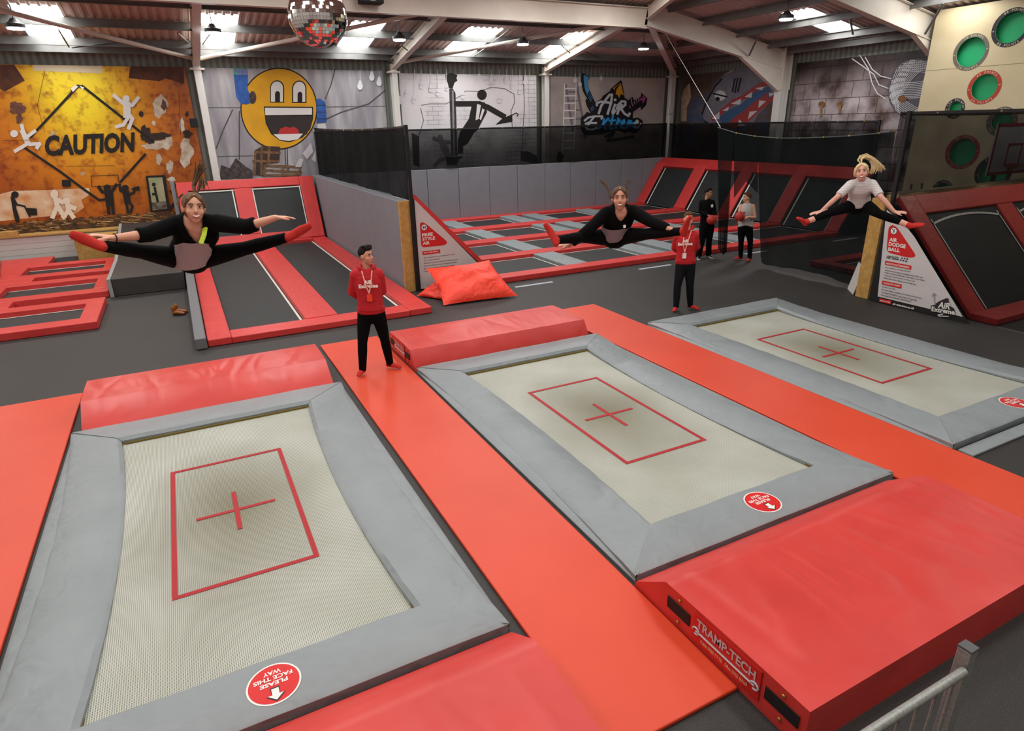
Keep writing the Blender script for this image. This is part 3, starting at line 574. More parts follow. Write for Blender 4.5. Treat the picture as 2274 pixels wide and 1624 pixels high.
# mural 5 and 6 on the right wall
def rbanner(y0, y1, m, lab):
    rt = empty('printed_mural', (15.88, (y0+y1)/2, 1.2), lab, 'mural'); box('sheet', 15.82, 15.88, y0, y1, 1.2, 5.2, m, rt); return rt
m = bpy.data.materials.new('grimy_print'); s = NT(m); s.base(s.ramp(s.noise(1.1, 5), [(.3, '#3a2b25'), (.5, '#5f493d'), (.62, '#435674'), (.75, '#836546')])); s.b.inputs['Roughness'].default_value = .5
M5 = rbanner(12.1, 17.1, m, 'dark printed mural of a grey toothy reptile head on the right wall')
A = Art(M5, 'x', 15.82, (-1, 0, 0), Z3)
RG = mat('reptile_grey', '#6e6d7b', .5, col2='#85848f', nsc=3); RR = mat('reptile_red', '#a53a36', .5); RW = mat('reptile_white', '#d8d6d8', .5)
A.poly('peeling_paint', [wp([(290, 560), (310, 510), (345, 480), (355, 560), (330, 620), (320, 700), (292, 700)], 4), wp([(540, 430), (600, 400), (590, 440), (550, 460)], 3)], mat('peel_tan', '#a3836a', .6, col2='#c4a88e', nsc=5))
A.poly('reptile_head', [[(415, 660), (440, 590), (480, 500), (530, 440), (620, 400), (690, 390), (770, 440), (850, 460), (850, 540), (800, 600), (740, 660), (700, 725), (480, 728), (430, 700)]], RG)
A.poly('throat', [[(500, 690), (560, 640), (640, 600), (720, 530), (800, 500), (830, 560), (740, 640), (640, 700), (560, 728)]], mat('throat_blue', '#3f5d86', .5))
A.poly('tongue_red', [[(550, 728), (600, 680), (660, 640), (700, 600), (760, 560), (800, 530), (790, 600), (720, 660), (650, 728)]], RR)
A.line('gum', [[(475, 690), (540, 635), (600, 585), (660, 560), (710, 520), (760, 490), (800, 480)], [(600, 728), (680, 690), (730, 640), (790, 590), (845, 550)]], 26, RR); 
A.poly('tooth', [[(470, 685), (515, 645), (515, 690)], [(530, 640), (570, 615), (565, 640)], [(580, 600), (640, 570), (635, 605)], [(660, 560), (705, 530), (700, 565)], [(720, 510), (775, 500), (760, 522)], [(630, 690), (665, 728), (620, 728)], [(690, 645), (735, 640), (680, 690)], [(745, 580), (785, 585), (740, 625)], [(800, 535), (840, 540), (805, 560)]], RW)
A.disc('eye', [(520, 552, 32, 30)], RW); A.disc('eye_pupil', [(505, 572, 13, 12)], INK); A.line('outline', [[(415, 660), (440, 590), (490, 500), (530, 455)], [(478, 540), (560, 560)], [(590, 530), (605, 455)], [(605, 535), (622, 452)], [(622, 530), (640, 450)], [(430, 700), (480, 728)]], 9, INK)
m = bpy.data.materials.new('blockwork_print'); s = NT(m); br = s.n('ShaderNodeTexBrick', Scale=1.0)
sx_ = s.n('ShaderNodeSeparateXYZ'); cb_ = s.n('ShaderNodeCombineXYZ'); s.l(s.co(), sx_.inputs[0]); s.l(sx_.outputs['Y'], cb_.inputs['X']); s.l(sx_.outputs['Z'], cb_.inputs['Y']); s.l(cb_.outputs[0], br.inputs['Vector'])
br.inputs['Color1'].default_value = lin('#bdb2b5'); br.inputs['Color2'].default_value = lin('#a89c9f'); br.inputs['Mortar'].default_value = lin('#5a4a44')
br.inputs['Brick Width'].default_value = .62; br.inputs['Row Height'].default_value = .5; br.inputs['Mortar Size'].default_value = .012; br.offset = .5
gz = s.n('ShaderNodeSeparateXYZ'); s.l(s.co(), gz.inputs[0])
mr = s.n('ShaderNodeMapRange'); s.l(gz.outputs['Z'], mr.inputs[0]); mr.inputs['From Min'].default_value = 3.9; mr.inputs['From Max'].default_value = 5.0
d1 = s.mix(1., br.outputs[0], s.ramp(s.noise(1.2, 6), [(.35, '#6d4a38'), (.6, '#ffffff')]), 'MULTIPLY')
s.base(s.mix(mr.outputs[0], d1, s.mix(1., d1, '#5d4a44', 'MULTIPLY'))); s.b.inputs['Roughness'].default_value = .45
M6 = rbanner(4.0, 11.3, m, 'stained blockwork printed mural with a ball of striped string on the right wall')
A = Art(M6, 'x', 15.82, (-1, 0, 0), Z3)
SG = mat('string_grey', '#8f8d94', .5); SL = mat('string_line', '#d8d8dc', .5)
A.disc('string_ball', [(1650, 520, 165, 180)], mat('ball_dark', '#55505a', .5), 40)
def bundle(cx, cy, rx, ry, ang, o0, o1, n, bend):
    L_ = []; ca, sa = math.cos(ang), math.sin(ang)
    for k in range(n):
        o_ = o0+(o1-o0)*k/(n-1); P_2 = []
        for i in range(15):
            t = -1+2*i/14; u_ = t; v_ = o_+bend*(1-t*t)
            X_, Y_ = u_*ca-v_*sa, u_*sa+v_*ca
            if X_*X_+Y_*Y_ < 1: P_2.append((cx+X_*rx, cy+Y_*ry))
        if len(P_2) > 1: L_.append(P_2)
    return L_
for ang, o0, o1, n, bend in ((.1, -.9, -.5, 8, -.1), (-.1, -.45, .05, 10, .2), (1.9, .35, .75, 8, .15), (-.9, -.55, -.1, 10, -.25), (-1.0, .15, .55, 9, .3), (.55, .3, .8, 10, .2)):
    A.line('string_strand', bundle(1655, 520, 163, 178, ang, o0, o1, n, bend), 3.2, SL)
A.line('loose_string', [[(1330, 320), (1380, 400), (1400, 480), (1430, 540), (1480, 572)], [(1360, 330), (1400, 400), (1450, 440), (1510, 455)], [(1285, 340), (1350, 385), (1410, 430), (1440, 490), (1490, 510)]], 6, SL)
A.disc('rust_patch', [(1575, 572, 26, 20), (1110, 602, 20, 16), (1215, 602, 16, 14)], mat('rust_print', '#5a3a22', .6, col2='#8f6030', nsc=14))
A.line('rust_run', [[(1108, 610), (1105, 670)], [(1215, 610), (1212, 650)]], 14, mat('rust_run', '#8a6a48', .6))
# small box speaker and switch on the columns
p = at(430, 273, 'y', 16.9); o = box('wall_speaker', p.x-.1, p.x+.12, 16.9, 17.1, p.z-.13, p.z+.13, BLACK, bevel=.02); tag(o, 'small black speaker beside the column left of the smiling face', 'speaker')
p = at(1488, 245, 'y', 16.95); o = box('switch_box', p.x-.12, p.x+.12, 16.9, 16.98, p.z-.14, p.z+.14, WHITE, bevel=.015); tag(o, 'small white switch box on the far corner column', 'switch')
# ================================================================== white panelled low wall, ledge, dark ramp (left)
m = bpy.data.materials.new('white_boards'); s = NT(m); wv = s.n('ShaderNodeTexWave', wave_type='BANDS', bands_direction='Z', wave_profile='SAW', Scale=.314/.16); s.l(s.co(), wv.inputs['Vector'])
s.base(s.ramp(wv.outputs['Fac'], [(.03, '#8b8b88'), (.1, '#cfccc8')])); s.b.inputs['Roughness'].default_value = .5
o = box('panelled_low_wall', -11, -4.5, 16.75, 17.25, 0, .68, m); tag(o, 'low white boarded wall under the caution mural', 'low wall')
o = box('wooden_ledge', -11, -4.5, 16.7, 17.2, .68, .72, OSB); tag(o, 'narrow wooden ledge along the top of the white boarded wall', 'ledge')
o = box('wood_offcut', -9.4, -8.55, 16.72, 16.9, .72, .86, OSB, bevel=.01); tag(o, 'rectangular wood offcut lying on the ledge below the rubble print', 'offcut')
rt = empty('osb_box', (-6.7, 15.9, 0), 'chipboard box against the white boarded wall beside the dark ramp', 'box')
box('side', -7.15, -6.15, 15.85, 16.6, 0, .62, OSB, rt, .01); box('top_board', -7.2, -6.1, 15.8, 16.65, .62, .65, OSB, rt, .005)
DK = mat('ramp_vinyl', '#2c2a29', .55, col2='#343231', nsc=3, bump=.1, bsc=30)
rt = empty('padded_ramp', (-5.2, 10.5, 0), 'dark padded run-up platform with grey edging left of the tall trampoline wall', 'platform')
b = MB(); b.loft([[(-5.94, 10.4, 0), (-4.5, 10.4, 0), (-4.5, 10.4, .4), (-5.94, 10.4, .4)], [(-5.94, 13.0, 0), (-4.5, 13.0, 0), (-4.5, 13.0, .4), (-5.94, 13.0, .4)], [(-5.94, 16.6, 0), (-4.5, 16.6, 0), (-4.5, 16.6, .86), (-5.94, 16.6, .86)]]); b.build('platform', DK, rt, bevel=.02)
b = MB(); b.loft([[(-6.02, 10.36, 0), (-5.94, 10.36, 0), (-5.94, 10.36, .41), (-6.02, 10.36, .41)], [(-6.02, 13.0, 0), (-5.94, 13.0, 0), (-5.94, 13.0, .41), (-6.02, 13.0, .41)], [(-6.02, 16.6, 0), (-5.94, 16.6, 0), (-5.94, 16.6, .87), (-6.02, 16.6, .87)]]); b.build('edging', mat('grey_edging', '#8f9290', .6), rt, bevel=.01)
# ================================================================== trampoline courts
def pad(x0, x1, y0, y1, z0, z1, m, parent, name='pad'): return box(name, x0, x1, y0, y1, z0, z1, m, parent, min(.018, (z1-z0)*.3))
def frame_tape(x0, x1, y0, y1, z, parent, t=.03):
    b = MB()
    for q in ((x0, x1, y0, y0+t), (x0, x1, y1-t, y1), (x0, x0+t, y0+t, y1-t), (x1-t, x1, y0+t, y1-t)): b.box(q[0], q[1], q[2], q[3], z, z+.006)
    return b.build('edge_tape', LINE, parent)
def slope_pad(name, P0, P1, P2, P3, th, m, parent, bevel=.02):       # quad with thickness below
    n = (V(P1)-V(P0)).cross(V(P3)-V(P0)).normalized()
    return MB().loft([[V(p)-n*th for p in (P0, P1, P2, P3)], [V(p) for p in (P0, P1, P2, P3)]]).build(name, m, parent, bevel=bevel)
# freestyle court: X 0..14.7, Y 6.95..16.8
FS = empty('freestyle_court', (8, 12, 0), 'wide red framed court of black trampolines with grey cross pads and a banked right end', 'trampoline court')
rows = [(6.95, 7.38), (9.12, 9.62), (11.4, 11.95), (13.8, 14.4), (16.3, 16.8)]
for (a, b_) in rows: pad(1.95, 13.5, a, b_, .0, .13, RED, FS, 'red_pad')
gx = [(3.98, 4.62), (6.5, 7.15), (7.45, 8.07), (9.95, 10.6)]
beds = [(1.95, 3.98), (4.62, 6.5), (8.07, 9.95), (10.6, 13.5)]
for i in range(4):
    y0, y1 = rows[i][1], rows[i+1][0]
    for j, (a, b_) in enumerate(beds):
        box('jump_bed', a-.02, b_+.02, y0-.02, y1+.02, .01, .035, BED, FS); frame_tape(a+.03, b_-.03, y0+.04, y1-.04, .036, FS)
    for j, (a, b_) in enumerate(gx): pad(a, b_, y0, y1, .0, .12, GREY, FS, 'grey_pad')
box('dark_gap', 7.15, 7.45, 7.38, 16.3, .01, .03, BLACK, FS)
sx = lambda t: 13.45+1.0*t; sz = lambda t: .12+1.58*t
T_ = sx(1), sz(1)
for i in range(4):
    y0, y1 = rows[i][1], rows[i+1][0]; e = .05
    slope_pad('bank_bed', (13.5, y0-e, .08), (14.5, y0-e, 1.66), (14.5, y1+e, 1.66), (13.5, y1+e, .08), .03, BED, FS, 0)
    b = MB()
    for (u0_, u1_, v0, v1) in ((.03, .06, 0, 1), (.94, .97, 0, 1), (0, 1, .95, .975)):
        ya, yb = y0+(y1-y0)*u0_, y0+(y1-y0)*u1_
        f_ = lambda yy, t: V((13.5+1.0*t-.012, yy, .085+1.58*t+.008))
        b.face([f_(ya, v0), f_(yb, v0), f_(yb, v1), f_(ya, v1)])
    b.build('edge_tape', LINE, FS)
for (a, b_) in rows:
    slope_pad('bank_pad', (13.38, a, .15), (14.4, a, 1.75), (14.4, b_, 1.75), (13.38, b_, .15), .08, RED, FS)
b = MB(); b.loft([[(14.3, 6.95, 1.62), (14.72, 6.95, 1.94), (14.85, 6.95, 1.9), (14.45, 6.95, 1.5)], [(14.3, 16.8, 1.62), (14.72, 16.8, 1.94), (14.85, 16.8, 1.9), (14.45, 16.8, 1.5)]]); b.build('top_pad', RED, FS, bevel=.03)
b = MB(); b.prism([(13.6, 6.97, 0), (14.85, 6.97, 0), (14.85, 6.97, 1.85), (14.6, 6.97, 1.6)], (0, 9.8, 0)); b.build('bank_frame', BLACK, FS)
# left bank against the divider, its back seen edge-on beside the sign
b = MB(); b.prism([(.1, 7.42, 0), (1.95, 7.42, 0), (.1, 7.42, 1.94)], (0, 9.3, 0)); b.build('left_bank', BED, FS)
b = MB(); b.prism([(.1, 7.34, 1.99), (1.95, 7.34, .06), (2.05, 7.34, .1), (.16, 7.34, 2.06)], (0, .5, 0)); b.build('left_bank_pad', RED, FS)
# padded back wall of the court
PWL = empty('padded_wall', (7, 16.9, 0), 'long low grey padded wall behind the freestyle court', 'padded wall')
xe = [.06]+[at(q, 430, 'y', 16.82).x for q in (951, 1020, 1088, 1150, 1211, 1267, 1323, 1378, 1424)]+[14.75]
for i in range(len(xe)-1): box('wall_pad', xe[i]+.006, xe[i+1]-.006, 16.82, 16.95, .1, 1.93, GREYW, PWL, .015)
# divider wall
DV = empty('divider_wall', (-.1, 12, 0), 'long grey padded dividing wall with a chipboard end', 'padded wall')
box('padding', -.2, .06, 7.4, 16.8, 0, 1.95, GREYW, DV, .015); box('end_board', -.21, .03, 7.33, 7.4, 0, 1.95, OSB, DV, .004)
# tumble court
TC = empty('tumble_court', (-2.3, 11, 0), 'two lane red framed trampoline track running up to a tall banked end', 'trampoline court')
pad(-4.28, -3.9, 5.5, 15.4, 0, .13, RED, TC, 'side_pad'); pad(-.72, -.28, 5.5, 15.4, 0, .13, RED, TC, 'side_pad'); pad(-2.6, -2.0, 5.95, 15.3, 0, .14, RED, TC, 'centre_pad')
pad(-3.9, -.72, 5.5, 5.96, 0, .12, RED, TC, 'front_pad'); pad(-3.9, -.72, 15.1, 15.5, 0, .14, RED, TC, 'foot_pad')
for a, b_ in ((-3.9, -2.6), (-2.0, -.72)):
    box('jump_bed', a-.02, b_+.02, 5.9, 15.2, .01, .04, BED, TC)
    bb = MB(); bb.box(b_-.06, b_-.02, 5.96, 15.1, .04, .046); bb.build('edge_tape', LINE, TC)
sl = lambda x_, t, o_=0: V((x_, 15.42+.9*t, .12+1.83*t))+V((0, -.9, .44))*o_
def spad(x0, x1, t0, t1, m_, nm, o_=.06, th=.06): slope_pad(nm, sl(x0, t0, o_), sl(x1, t0, o_), sl(x1, t1, o_), sl(x0, t1, o_), th, m_, TC, .02 if m_ is RED else 0)
spad(-4.2, -.3, 0, .98, BED, 'bank_bed', .0, .05)
spad(-4.25, -.3, 0, .13, RED, 'bank_pad'); spad(-4.25, -.72, .86, 1.0, RED, 'bank_pad'); spad(-.72, -.28, 0, 1.0, RED, 'bank_pad', .065); spad(-2.72, -2.2, .13, .86, RED, 'bank_pad'); spad(-4.3, -4.0, .13, 1.0, RED, 'bank_pad', .065)
b = MB()
for xa in (-2.79, -2.2): b.face([sl(xa, .13, .02), sl(xa+.035, .13, .02), sl(xa+.035, .86, .02), sl(xa, .86, .02)])
for xa, xb in ((-4.0, -2.72), (-2.2, -.72)): b.face([sl(xa, .83, .02), sl(xb, .83, .02), sl(xb, .85, .02), sl(xa, .85, .02)])
b.face([sl(-.77, .13, .02), sl(-.74, .13, .02), sl(-.74, .86, .02), sl(-.77, .86, .02)]); b.build('edge_tape', LINE, TC)
b = MB(); b.prism([(-4.3, 15.6, 0), (-4.3, 16.5, 0), (-4.3, 16.5, 1.9), (-4.3, 16.4, 1.9)], (4.0, 0, 0)); b.build('bank_frame', BLACK, TC)
rt = empty('edge_bolster', (-4.37, 7.5, 0), 'grey padded bolster along the left edge of the two lane track', 'bolster')
b = MB(); b.loft([[(-4.47, y_, 0), (-4.29, y_, 0), (-4.29, y_, z_), (-4.47, y_, z_)] for y_, z_ in ((5.42, .2), (8.9, .28), (15.4, .4))]); b.build('bolster', mat('dark_grey_vinyl', '#6b6c70', .6), rt, bevel=.025)
b = MB(); b.prism([(-4.45, 15.6, 0), (-4.45, 16.6, 0), (-4.45, 16.6, 2.0), (-4.45, 16.35, 2.0)], (.12, 0, 0)); b.build('end_cheek', mat('dark_grey_vinyl', '#6b6c70', .6), rt, bevel=.02)
# kids' lanes on the left
LT = []
def lane(y0, y1, lab, x1=-6.04):
    rt = empty('trampoline_lane', (-8, (y0+y1)/2, 0), lab, 'trampoline', 'narrow trampoline lanes on the left')
    b = MB(); yi0, yi1 = y0+.42, y1-.4
    pad(-11, x1, y0, yi0, 0, .15, RED, rt, 'red_pad'); pad(-11, x1, yi1, y1, 0, .15, RED, rt, 'red_pad'); pad(x1-.32, x1, yi0, yi1, 0, .15, RED, rt, 'red_pad')
    box('jump_bed', -11, x1-.3, yi0-.02, yi1+.02, .01, .04, BED, rt); bb = MB(); bb.box(-11, x1-.34, yi1-.05, yi1-.02, .04, .046); bb.build('edge_tape', LINE, rt); return rt
lane(7.75, 9.82, 'nearest narrow red framed trampoline lane at the left edge'); a_ = lane(10.45, 12.5, 'middle narrow red framed trampoline lane at the left edge'); c_ = lane(13.05, 15.0, 'farthest narrow red framed trampoline lane at the left edge')
pad(-8.6, -8.15, 10.87, 12.1, .0, .16, RED, a_, 'cross_pad'); pad(-8.9, -8.12, 13.47, 14.6, .0, .16, RED, c_, 'cross_pad')
for y0, y1, lab in ((9.84, 10.43, 'between the two nearer lanes'), (12.52, 13.03, 'between the two farther lanes'), (15.02, 16.2, 'between the farthest lane and the white wall')):
    o = pad(-8.9 if y0 < 15 else -9.0, -7.75, y0, y1, 0, .15, RED, None, 'joining_pad'); tag(o, 'square red joining pad '+lab, 'pad', 'red joining pads on the left')
o = pad(-11, -9.05, 15.6, 16.3, 0, .15, RED, None, 'joining_pad'); tag(o, 'red floor pad in the far left corner below the white wall', 'pad', 'red joining pads on the left')
b = MB(); b.prism([(-9.15, 15.9, .155), (-8.95, 15.95, .155), (-8.95, 15.95, .25), (-9.15, 15.9, .25)], (.45, -2.6, 0)); o = b.build('grey_bolster', GREY, bevel=.03); tag(o, 'short light grey bolster at the far left beside the farthest lane', 'bolster')
# dodgeball court
DC = empty('dodgeball_court', (11, 1, 0), 'red framed banked dodgeball trampoline wall seen through netting on the right', 'trampoline court')
ds = lambda x_, t, o_=0: V((x_, .12+1.68*t, .06+1.86*t))+V((0, -.74, .66))*o_
def dpad(x0, x1, t0, t1, m_, nm, o_=.05, th=.1): slope_pad(nm, ds(x0, t0, o_), ds(x1, t0, o_), ds(x1, t1, o_), ds(x0, t1, o_), th, m_, DC, .025 if m_ is RED else 0)
dpad(8.25, 13.85, 0, .98, BED, 'bank_bed', 0, .04); dpad(7.85, 8.32, -.02, 1.02, RED, 'bank_pad', .055); dpad(8.32, 13.85, .85, 1.02, RED, 'bank_pad'); dpad(10.75, 11.3, 0, .85, RED, 'bank_pad')
b = MB()
for a, b_ in ((8.42, 10.68), (11.4, 13.6)):
    for q in ((a, a+.035, .02, .8), (b_-.035, b_, .02, .8)): b.face([ds(q[0], q[2], .012), ds(q[1], q[2], .012), ds(q[1], q[3], .012), ds(q[0], q[3], .012)])
    n_ = 10
    for k in range(n_):
        ta, tb = k/n_, (k+1)/n_; xa, xb = a+(b_-a)*ta, a+(b_-a)*tb; ca, cb = .79-.05*abs(2*ta-1)**2+.01, .79-.05*abs(2*tb-1)**2+.01
        b.face([ds(xa, ca, .012), ds(xb, cb, .012), ds(xb, cb+.018, .012), ds(xa, ca+.018, .012)])
b.build('edge_tape', LINE, DC)
pad(7.85, 13.85, -.35, .1, 0, .12, RED, DC, 'foot_pad'); b = MB(); b.prism([(7.86, .2, 0), (7.86, 1.95, 0), (7.86, 1.95, 1.85), (7.86, 1.75, 1.75)], (6.0, 0, 0)); b.build('bank_frame', BLACK, DC)
o = box('court_ledge', 8.2, 13.85, 2.02, 2.3, 1.9, 2.0, mat('cream_board', '#cbb68d', .6), bevel=.01); tag(o, 'cream ledge along the top behind the dodgeball bank', 'ledge')
CC = empty('corner_court', (11, 3.4, 0), 'red cornered trampoline court seen behind the hanging net', 'trampoline court')
pad(9.25, 14, 4.2, 4.58, 0, .13, RED, CC, 'red_pad'); pad(9.25, 9.6, 2.75, 4.2, 0, .13, RED, CC, 'red_pad'); box('jump_bed', 9.6, 14, 2.75, 4.2, .01, .04, BED, CC)
bb = MB(); bb.box(9.7, 14, 4.1, 4.13, .04, .046); bb.build('edge_tape', LINE, CC)
# floor tape
for x0, x1, lb in ((2.05, 3.02, 'nearest the beanbags'), (5.5, 6.5, 'in the middle of the walkway'), (9.05, 9.9, 'beside the man in the vest'), (12.6, 13.7, 'behind the hanging net')):
    b = MB(); b.box(x0, x1, 6.42, 6.52, .001, .004); o = b.build('floor_tape', mat('floor_tape', '#a9b2ba', .5)); tag(o, 'short white tape dash on the dark floor '+lb, 'floor marking', 'white tape dashes on the floor')
# ================================================================== nets
def net_sheet(name, F, nu, nv, m, parent, wob=.03, ph=0):
    b = MB(); g_ = []
    for i in range(nu+1):
        r_ = []
        for j in range(nv+1): r_.append(b.bm.verts.new(F(i/nu, j/nv)))
        g_.append(r_)
    for i in range(nu):
        for j in range(nv): b.bm.faces.new((g_[i][j], g_[i+1][j], g_[i+1][j+1], g_[i][j+1]))
    me_o = b.build(name, m, parent, smooth=True, ang=None) if False else b.build(name, m, parent, smooth=True)
    return me_o
def net(name, lab, p0, p1, zb, zt, m, sag=0, post=(True, True), n=None, eye=.9, zb1=None, zt1=None, wob=.04):
    p0, p1 = V(p0), V(p1); L = (p1-p0).length; d = (p1-p0).normalized(); nn = V((-d.y, d.x, 0))
    zb1 = zb if zb1 is None else zb1; zt1 = zt if zt1 is None else zt1
    rt = empty(name, (p0+p1)/2+V((0, 0, zb)), lab, 'net')
    zz_ = lambda u: zt+(zt1-zt)*u-sag*4*u*(1-u)
    F = lambda u, v: p0+(p1-p0)*u+nn*(wob*math.sin(u*L*2.3+v*2)*(1-v*.6)+wob*.5*math.sin(u*L*6+1))+V((0, 0, (zb+(zb1-zb)*u)*(1-v)+zz_(u)*v))
    net_sheet('netting', F, max(6, int(L*5)), 8, m, rt)
    b = MB(); N = max(8, int(L*3)); b.tube([F(k/N, 1) for k in range(N+1)], (.03, .012), side=(0, 0, 1), seg=6, cap=1); b.build('hem', BLACK, rt)
    k = 0; cnt = int(L/eye)
    for k in range(cnt):
        c_ = F((k+.5)/cnt, 1); e_ = MB(); e_.ell(c_-nn*.0, ((1, 0, 0), (0, 1, 0), (0, 0, 1)), (.02, .02, .02), 8, 5); e_.build('eyelet', mat('brass', '#b79a4a', .3, .8), rt)
    for q, pp in zip(post, (p0, p1)):
        if q:
            u = 0 if pp is p0 else 1
            b = MB(); b.box(pp.x-.035, pp.x+.035, pp.y-.035, pp.y+.035, 0, (zt if u == 0 else zt1)+.04); b.build('post', BLACK, rt)
    return rt
net('safety_net', 'black safety net on top of the long grey dividing wall', (.05, 7.28, 0), (.05, 16.7, 0), 1.96, 3.4, NETD, sag=.06, post=(True, False))
net('safety_net', 'black safety net above the grey padded back wall', (.05, 16.85, 0), (14.8, 16.85, 0), 1.93, 3.28, NET, post=(False, True))
net('safety_net', 'black safety net above the banked right end of the freestyle court', (14.85, 16.7, 0), (14.85, 7.2, 0), 1.9, 3.27, NET, post=(False, True))
net('safety_net', 'black safety net hanging over the front of the dodgeball bank', (7.79, 1.86, 0), (7.79, -3.2, 0), .02, 3.45, NETF, post=(True, True), wob=.012)
net('safety_net', 'black safety net standing on the top edge of the dodgeball bank', (7.75, 1.97, 0), (14, 1.97, 0), 2.0, 3.45, m_net('very_fine_netting', '#07090a', .27), post=(False, True), sag=.03)
# hanging curtain net with an opening
CN = empty('curtain_net', (8.1, 4.4, 0), 'wide dark net curtain with an opening, hanging to the floor', 'net')
def cpl(px, py): return at(px, py, 'x', 8.12)
topc = [(1594, 283), (1637, 296), (1678, 303), (1728, 307), (1777, 307), (1831, 305), (1888, 302), (1954, 296), (1989, 291)]
def cg(name, top, bot, m, wob=.05):
    b = MB(); rows_ = []
    n_ = 8; U_ = 24
    def ip(L, u):
        f_ = u*(len(L)-1); i = min(int(f_), len(L)-2); t = f_-i; return (L[i][0]*(1-t)+L[i+1][0]*t, L[i][1]*(1-t)+L[i+1][1]*t)
    g_ = []
    for i in range(U_+1):
        a = cpl(*ip(top, i/U_)); c_ = cpl(*ip(bot, i/U_)); r_ = []
        for j in range(n_+1):
            v = j/n_; p_ = a*(1-v)+c_*v; p_.x += wob*math.sin(i*1.3+v*1.5)*v; r_.append(b.bm.verts.new(p_))
        g_.append(r_)
    for i in range(U_):
        for j in range(n_): b.bm.faces.new((g_[i][j], g_[i+1][j], g_[i+1][j+1], g_[i][j+1]))
    return b.build(name, m, CN, smooth=True)
NETC = m_net('curtain_netting', '#0a1011', .14)
cg('curtain_panel', [(1683, 304), (1728, 307), (1777, 307), (1831, 305), (1888, 302), (1954, 296), (1989, 291)], [(1686, 572), (1700, 589), (1745, 595), (1792, 602), (1850, 618), (1905, 640), (1937, 655)], NETC)
cg('curtain_header', [(1630, 294), (1660, 301), (1683, 304)], [(1630, 440), (1657, 403), (1683, 430)], NETC, .0)
cg('curtain_flap', [(1594, 283), (1612, 290), (1630, 294)], [(1594, 550), (1606, 566), (1612, 560)], m_net('curtain_flap_netting', '#0a1011', .12), .03)
b = MB(); b.tube([cpl(*q) for q in topc], .012, seg=6); b.build('top_rope', mat('rope', '#4c5a58', .6), CN)
for q in topc[1:]:
    b = MB(); b.ell(cpl(*q)-V((.02, 0, 0)), ((1, 0, 0), (0, 1, 0), (0, 0, 1)), (.022, .022, .022), 8, 5); b.build('eyelet', mat('brass', '#b79a4a', .3, .8), CN)
# end posts of the dodge entrance
rt = empty('osb_post', (7.72, 1.95, 0), 'tall narrow chipboard panel beside the dodgeball rules sign', 'post'); 
o_ = at(1937, 667, 'z', 0); 
b = MB(); b.box(7.6, 7.76, 1.88, 2.15, 0, 1.95); b.build('board', OSB, rt, bevel=.006)
LDM = mat('ladder_aluminium', '#9aa3a6', .4, .5)
lr = empty('step_ladder', (10.2, 2.9, 0), 'light metal ladder standing behind the hanging net', 'ladder')
for dx in (0, .38):
    b = MB(); b.tube([(10.15+dx, 3.0, .55), (10.15+dx, 3.0, 2.0)], .022, seg=6, cap=1); b.build('rail', LDM, lr)
for k in range(5):
    b = MB(); b.tube([(10.15, 3.0, .65+.3*k), (10.53, 3.0, .65+.3*k)], .016, seg=6, cap=1); b.build('rung', LDM, lr)
b = MB(); b.box(10.0, 10.7, 2.8, 3.2, .041, .56); o = b.build('plinth_box', BLACK); tag(o, 'low black box under the metal ladder behind the net', 'box')
# ================================================================== rule signs
def sign(name, lab, poly, thick, m):
    c = sum((V(p) for p in poly), V())/len(poly); rt = empty(name, (c.x, c.y, 0), lab, 'sign'); b = MB(); b.prism(poly, thick); b.build('panel', m, rt); return rt
SGM = mat('sign_white_brick', '#c9c5c4', .5, col2='#d2cecd', nsc=2); SR = mat('sign_red', '#cf1f20', .45); SBk = mat('sign_text', '#2a2028', .6)
s1 = sign('rules_sign', 'triangular white sign headed FREE STYLE AIR behind the beanbags', [(.13, 7.33, .03), (1.93, 7.33, .03), (.13, 7.33, 1.98)], (0, .02, 0), SGM)
ZA = lambda x, y: (920+x/9.553, 480+y/9.553)
A = Art(s1, 'y', 7.33, (0, -1, 0), ZA)
def blob(pts, r=40, n=5):
    out = []; N = len(pts)
    for i in range(N):
        p0, p1, p2 = V(pts[i-1]), V(pts[i]), V(pts[(i+1) % N]); a = p1+(p0-p1).normalized()*r; c_ = p1+(p2-p1).normalized()*r
        for k in range(n+1): t = k/n; q = a*(1-t)**2+p1*2*t*(1-t)+c_*t*t; out.append((q.x, q.y))
    return out
A.poly('red_shape', [blob([(115, 120), (220, 140), (720, 560), (640, 620), (150, 665)], 75)], SR)
A.disc('roundel', [(208, 240, 66, 72)], SBk); A.disc('roundel_face', [(208, 240, 56, 62)], WHITE); A.poly('roundel_feet', [[(175, 215), (203, 215), (198, 275), (186, 275)], [(213, 212), (243, 212), (232, 275), (220, 275)]], SBk)
A.text('title', [('FREE', (165, 440), (395, 415), (160, 370)), ('STYLE', (172, 525), (440, 500), (168, 455)), ('AIR', (178, 612), (328, 598), (174, 545))], WHITE, .04)
A.poly('red_strip', [[(168, 750), (545, 705), (550, 778), (175, 825)]], SR); A.text('strip_text', [('FOR YOUR SAFETY', (200, 795), (515, 758), (198, 768))], WHITE, .03)
A.text('rules', [('· Only one jumper on a trampoline at a time', (178, 905), (855, 820), (176, 880)), ('· No "double bouncing"', (180, 958), (550, 915), (178, 935)), ('· Give way to jumpers who are smaller than you', (182, 1018), (918, 930), (180, 992)), ("· Don't try moves or tricks beyond your ability", (184, 1078), (900, 988), (182, 1050)), ('· Do not sit or hold on to the safety padding', (186, 1135), (848, 1050), (184, 1110)), ('· Remember, we are there to keep you safe!', (190, 1190), (955, 1092), (188, 1165))], SBk, .015)
b = MB(); b.box(.06, .13, 7.31, 7.33, .0, 1.98); b.build('black_edge', BLACK, s1)
